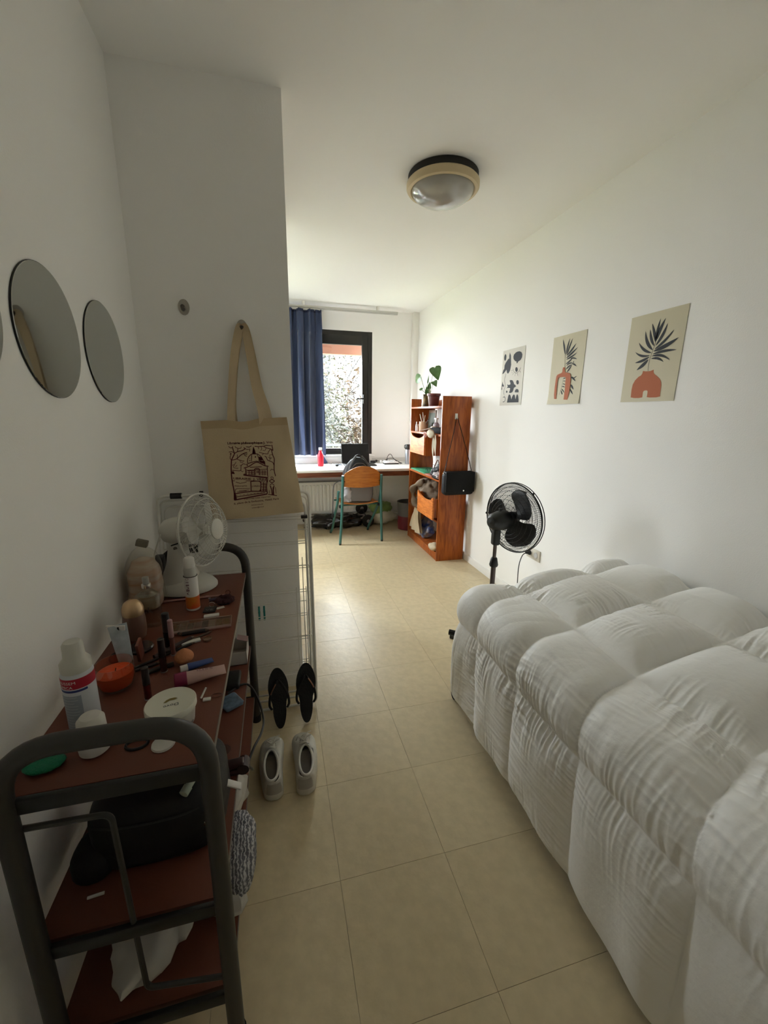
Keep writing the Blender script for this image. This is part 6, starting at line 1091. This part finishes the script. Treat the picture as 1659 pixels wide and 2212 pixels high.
def sneaker(lab, cx, cy, mir, rz):
    t = thing('sneaker', lab, 'shoe', (cx, cy, 0), 'white sneakers on the floor beside the trolley'); M = Matrix.Translation((cx, cy, 0)) @ Matrix.Rotation(rz, 4, 'Z')
    def half(s_):  # s: 0 heel .. 1 toe ; returns width left/right
        w_ = .036*(1-abs(2*max(0, .12-s_)/.24)**2.2) if s_ < .12 else .036+.012*math.sin(math.pi*min(1, (s_-.12)/.75)*.5)
        if s_ > .80: w_ = .048*math.sqrt(max(0, 1-((s_-.80)/.205)**2.2))
        if s_ < .12: w_ = .036*math.sqrt(max(0, 1-((.12-s_)/.122)**2.4))
        return w_
    Ls = .285
    def ctr(s_): return mir*(.010*math.sin(math.pi*s_)-.006*s_)
    def sect(z, k):  # outline at height z scaled k
        P = []; n = 44
        for i in range(n):
            a = 2*math.pi*i/n; s_ = .5-.5*math.cos(a); w_ = half(min(.999, max(.001, s_)))*k; P.append((ctr(s_)+(w_ if a < math.pi else -w_), (s_-.5)*Ls*(1-(1-k)*.35), z))
        return P
    g = G(); rows = [sect(0, .93), sect(.004, 1), sect(.024, 1.02), sect(.029, .98)]; n = 44
    for r_ in rows: g.v += [V(p) for p in r_]
    g.f = [(j*n+i, j*n+(i+1) % n, (j+1)*n+(i+1) % n, (j+1)*n+i) for j in range(3) for i in range(n)]+[tuple(range(n)), tuple(3*n+i for i in range(n))]
    part(t, 'sole', g.xf(M), mat('sole_white', (.58, .56, .50), .6), smooth=60)
    # upper: rings rising from the sole to the collar / over the toe
    g = G(); m_ = 14
    def topz(s_): return .072-.004*math.sin(s_*6) + .010*math.exp(-((s_-.04)/.06)**2) if s_ < .58 else .072+.0-(s_-.58)*.062-.10*max(0, s_-.86)**1.4
    for j in range(m_+1):
        v = j/m_
        for i in range(n):
            a = 2*math.pi*i/n; s_ = .5-.5*math.cos(a); w_ = half(min(.999, max(.001, s_))); sgn = 1 if a < math.pi else -1
            zt_ = topz(s_); z = .027+(zt_-.027)*math.sin(v*math.pi/2)**(.9)
            close = s_ > .58
            inw = (1-v**2.2*(.34 if not close else 1.0)) ; 
            if close: inw = math.cos(v*math.pi/2)**.75 if v < 1 else 0
            bl = min(1, max(0, (s_-.52)/.10)); inw = (1-v**2.2*.34)*(1-bl)+(math.cos(min(v, .9999)*math.pi/2)**.75)*bl
            y = (s_-.5)*Ls*(1-.06*v); g.v.append(V((ctr(s_)+sgn*w_*inw, y, z)))
    g.f = [(j*n+i, j*n+(i+1) % n, (j+1)*n+(i+1) % n, (j+1)*n+i) for j in range(m_) for i in range(n)]
    part(t, 'upper', g.xf(M), mat('shoe_leather', (.56, .545, .49), .55, bump=.2, bscale=120), smooth=70)
    # inside
    part(t, 'insole', G().lathe((ctr(.3), -.058, .034), [(0, .0), (.030, .0), (.031, .028)], n=32, sq=(.88, 2.35)).xf(M), mat('shoe_lining', (.10, .085, .07), .9), label='dark grey lining and insole')
    rim = [];
    for i in range(40):
        a = 2*math.pi*i/40; rim.append(V((ctr(.3)+.0262*math.cos(a), -.055+.076*math.sin(a), .076+.006*math.sin(a)**4*(1 if math.sin(a) < 0 else .5))))
    part(t, 'collar', G().tube(rim, .0052, 8, True).xf(M), mat('shoe_leather', (.5, .5, .5)))
    part(t, 'tongue', G().grid(lambda u, v: ((u-.5)*.040*(1-.2*v)+ctr(.6), .020+.050*v, .078-.010*v+.006*math.cos((u-.5)*3)), 6, 6).join(G().grid(lambda u, v: ((u-.5)*.040*(1-.2*v)+ctr(.6), .020+.050*v, .083-.010*v+.006*math.cos((u-.5)*3)), 6, 6)).xf(M), mat('shoe_leather', (.5, .5, .5)))
    part(t, 'heel_patch', G().lathe((0, -.128, .030), [(.030, 0), (.029, .025), (.025, .042)], n=16, ang0=math.pi*1.12, ang1=math.pi*1.88, sq=(1, .50)).xf(M), mat('heel_grey', (.40, .37, .33), .7), smooth=60)
    lc = mat('lace_white', (.50, .48, .42), .8)
    for k in range(4): part(t, 'lace', G().tube(smoothpath([(-.020+ctr(.65), .032+k*.014, .073-k*.003), (ctr(.65), .036+k*.014, .088-k*.0035), (.020+ctr(.65), .032+k*.014, .073-k*.003)], 5), .0024, 6, flat=.6).xf(M), lc)
    part(t, 'lace_bow', G().tube(smoothpath([(0, .035, .090), (.022, .050, .096), (.030, .062, .086), (.012, .050, .088), (0, .035, .09), (-.02, .052, .094), (-.03, .045, .082)], 6), .0022, 6).tube(smoothpath([(0, .035, .09), (.014, .060, .098), (.032, .078, .090)], 5), .002, 6).xf(M), lc)
sneaker('left white sneaker of the pair, its heel beside the trolley', -.072, 1.420, -1, .04)
sneaker('right white sneaker of the pair, farther from the trolley', .050, 1.415, 1, -.03)
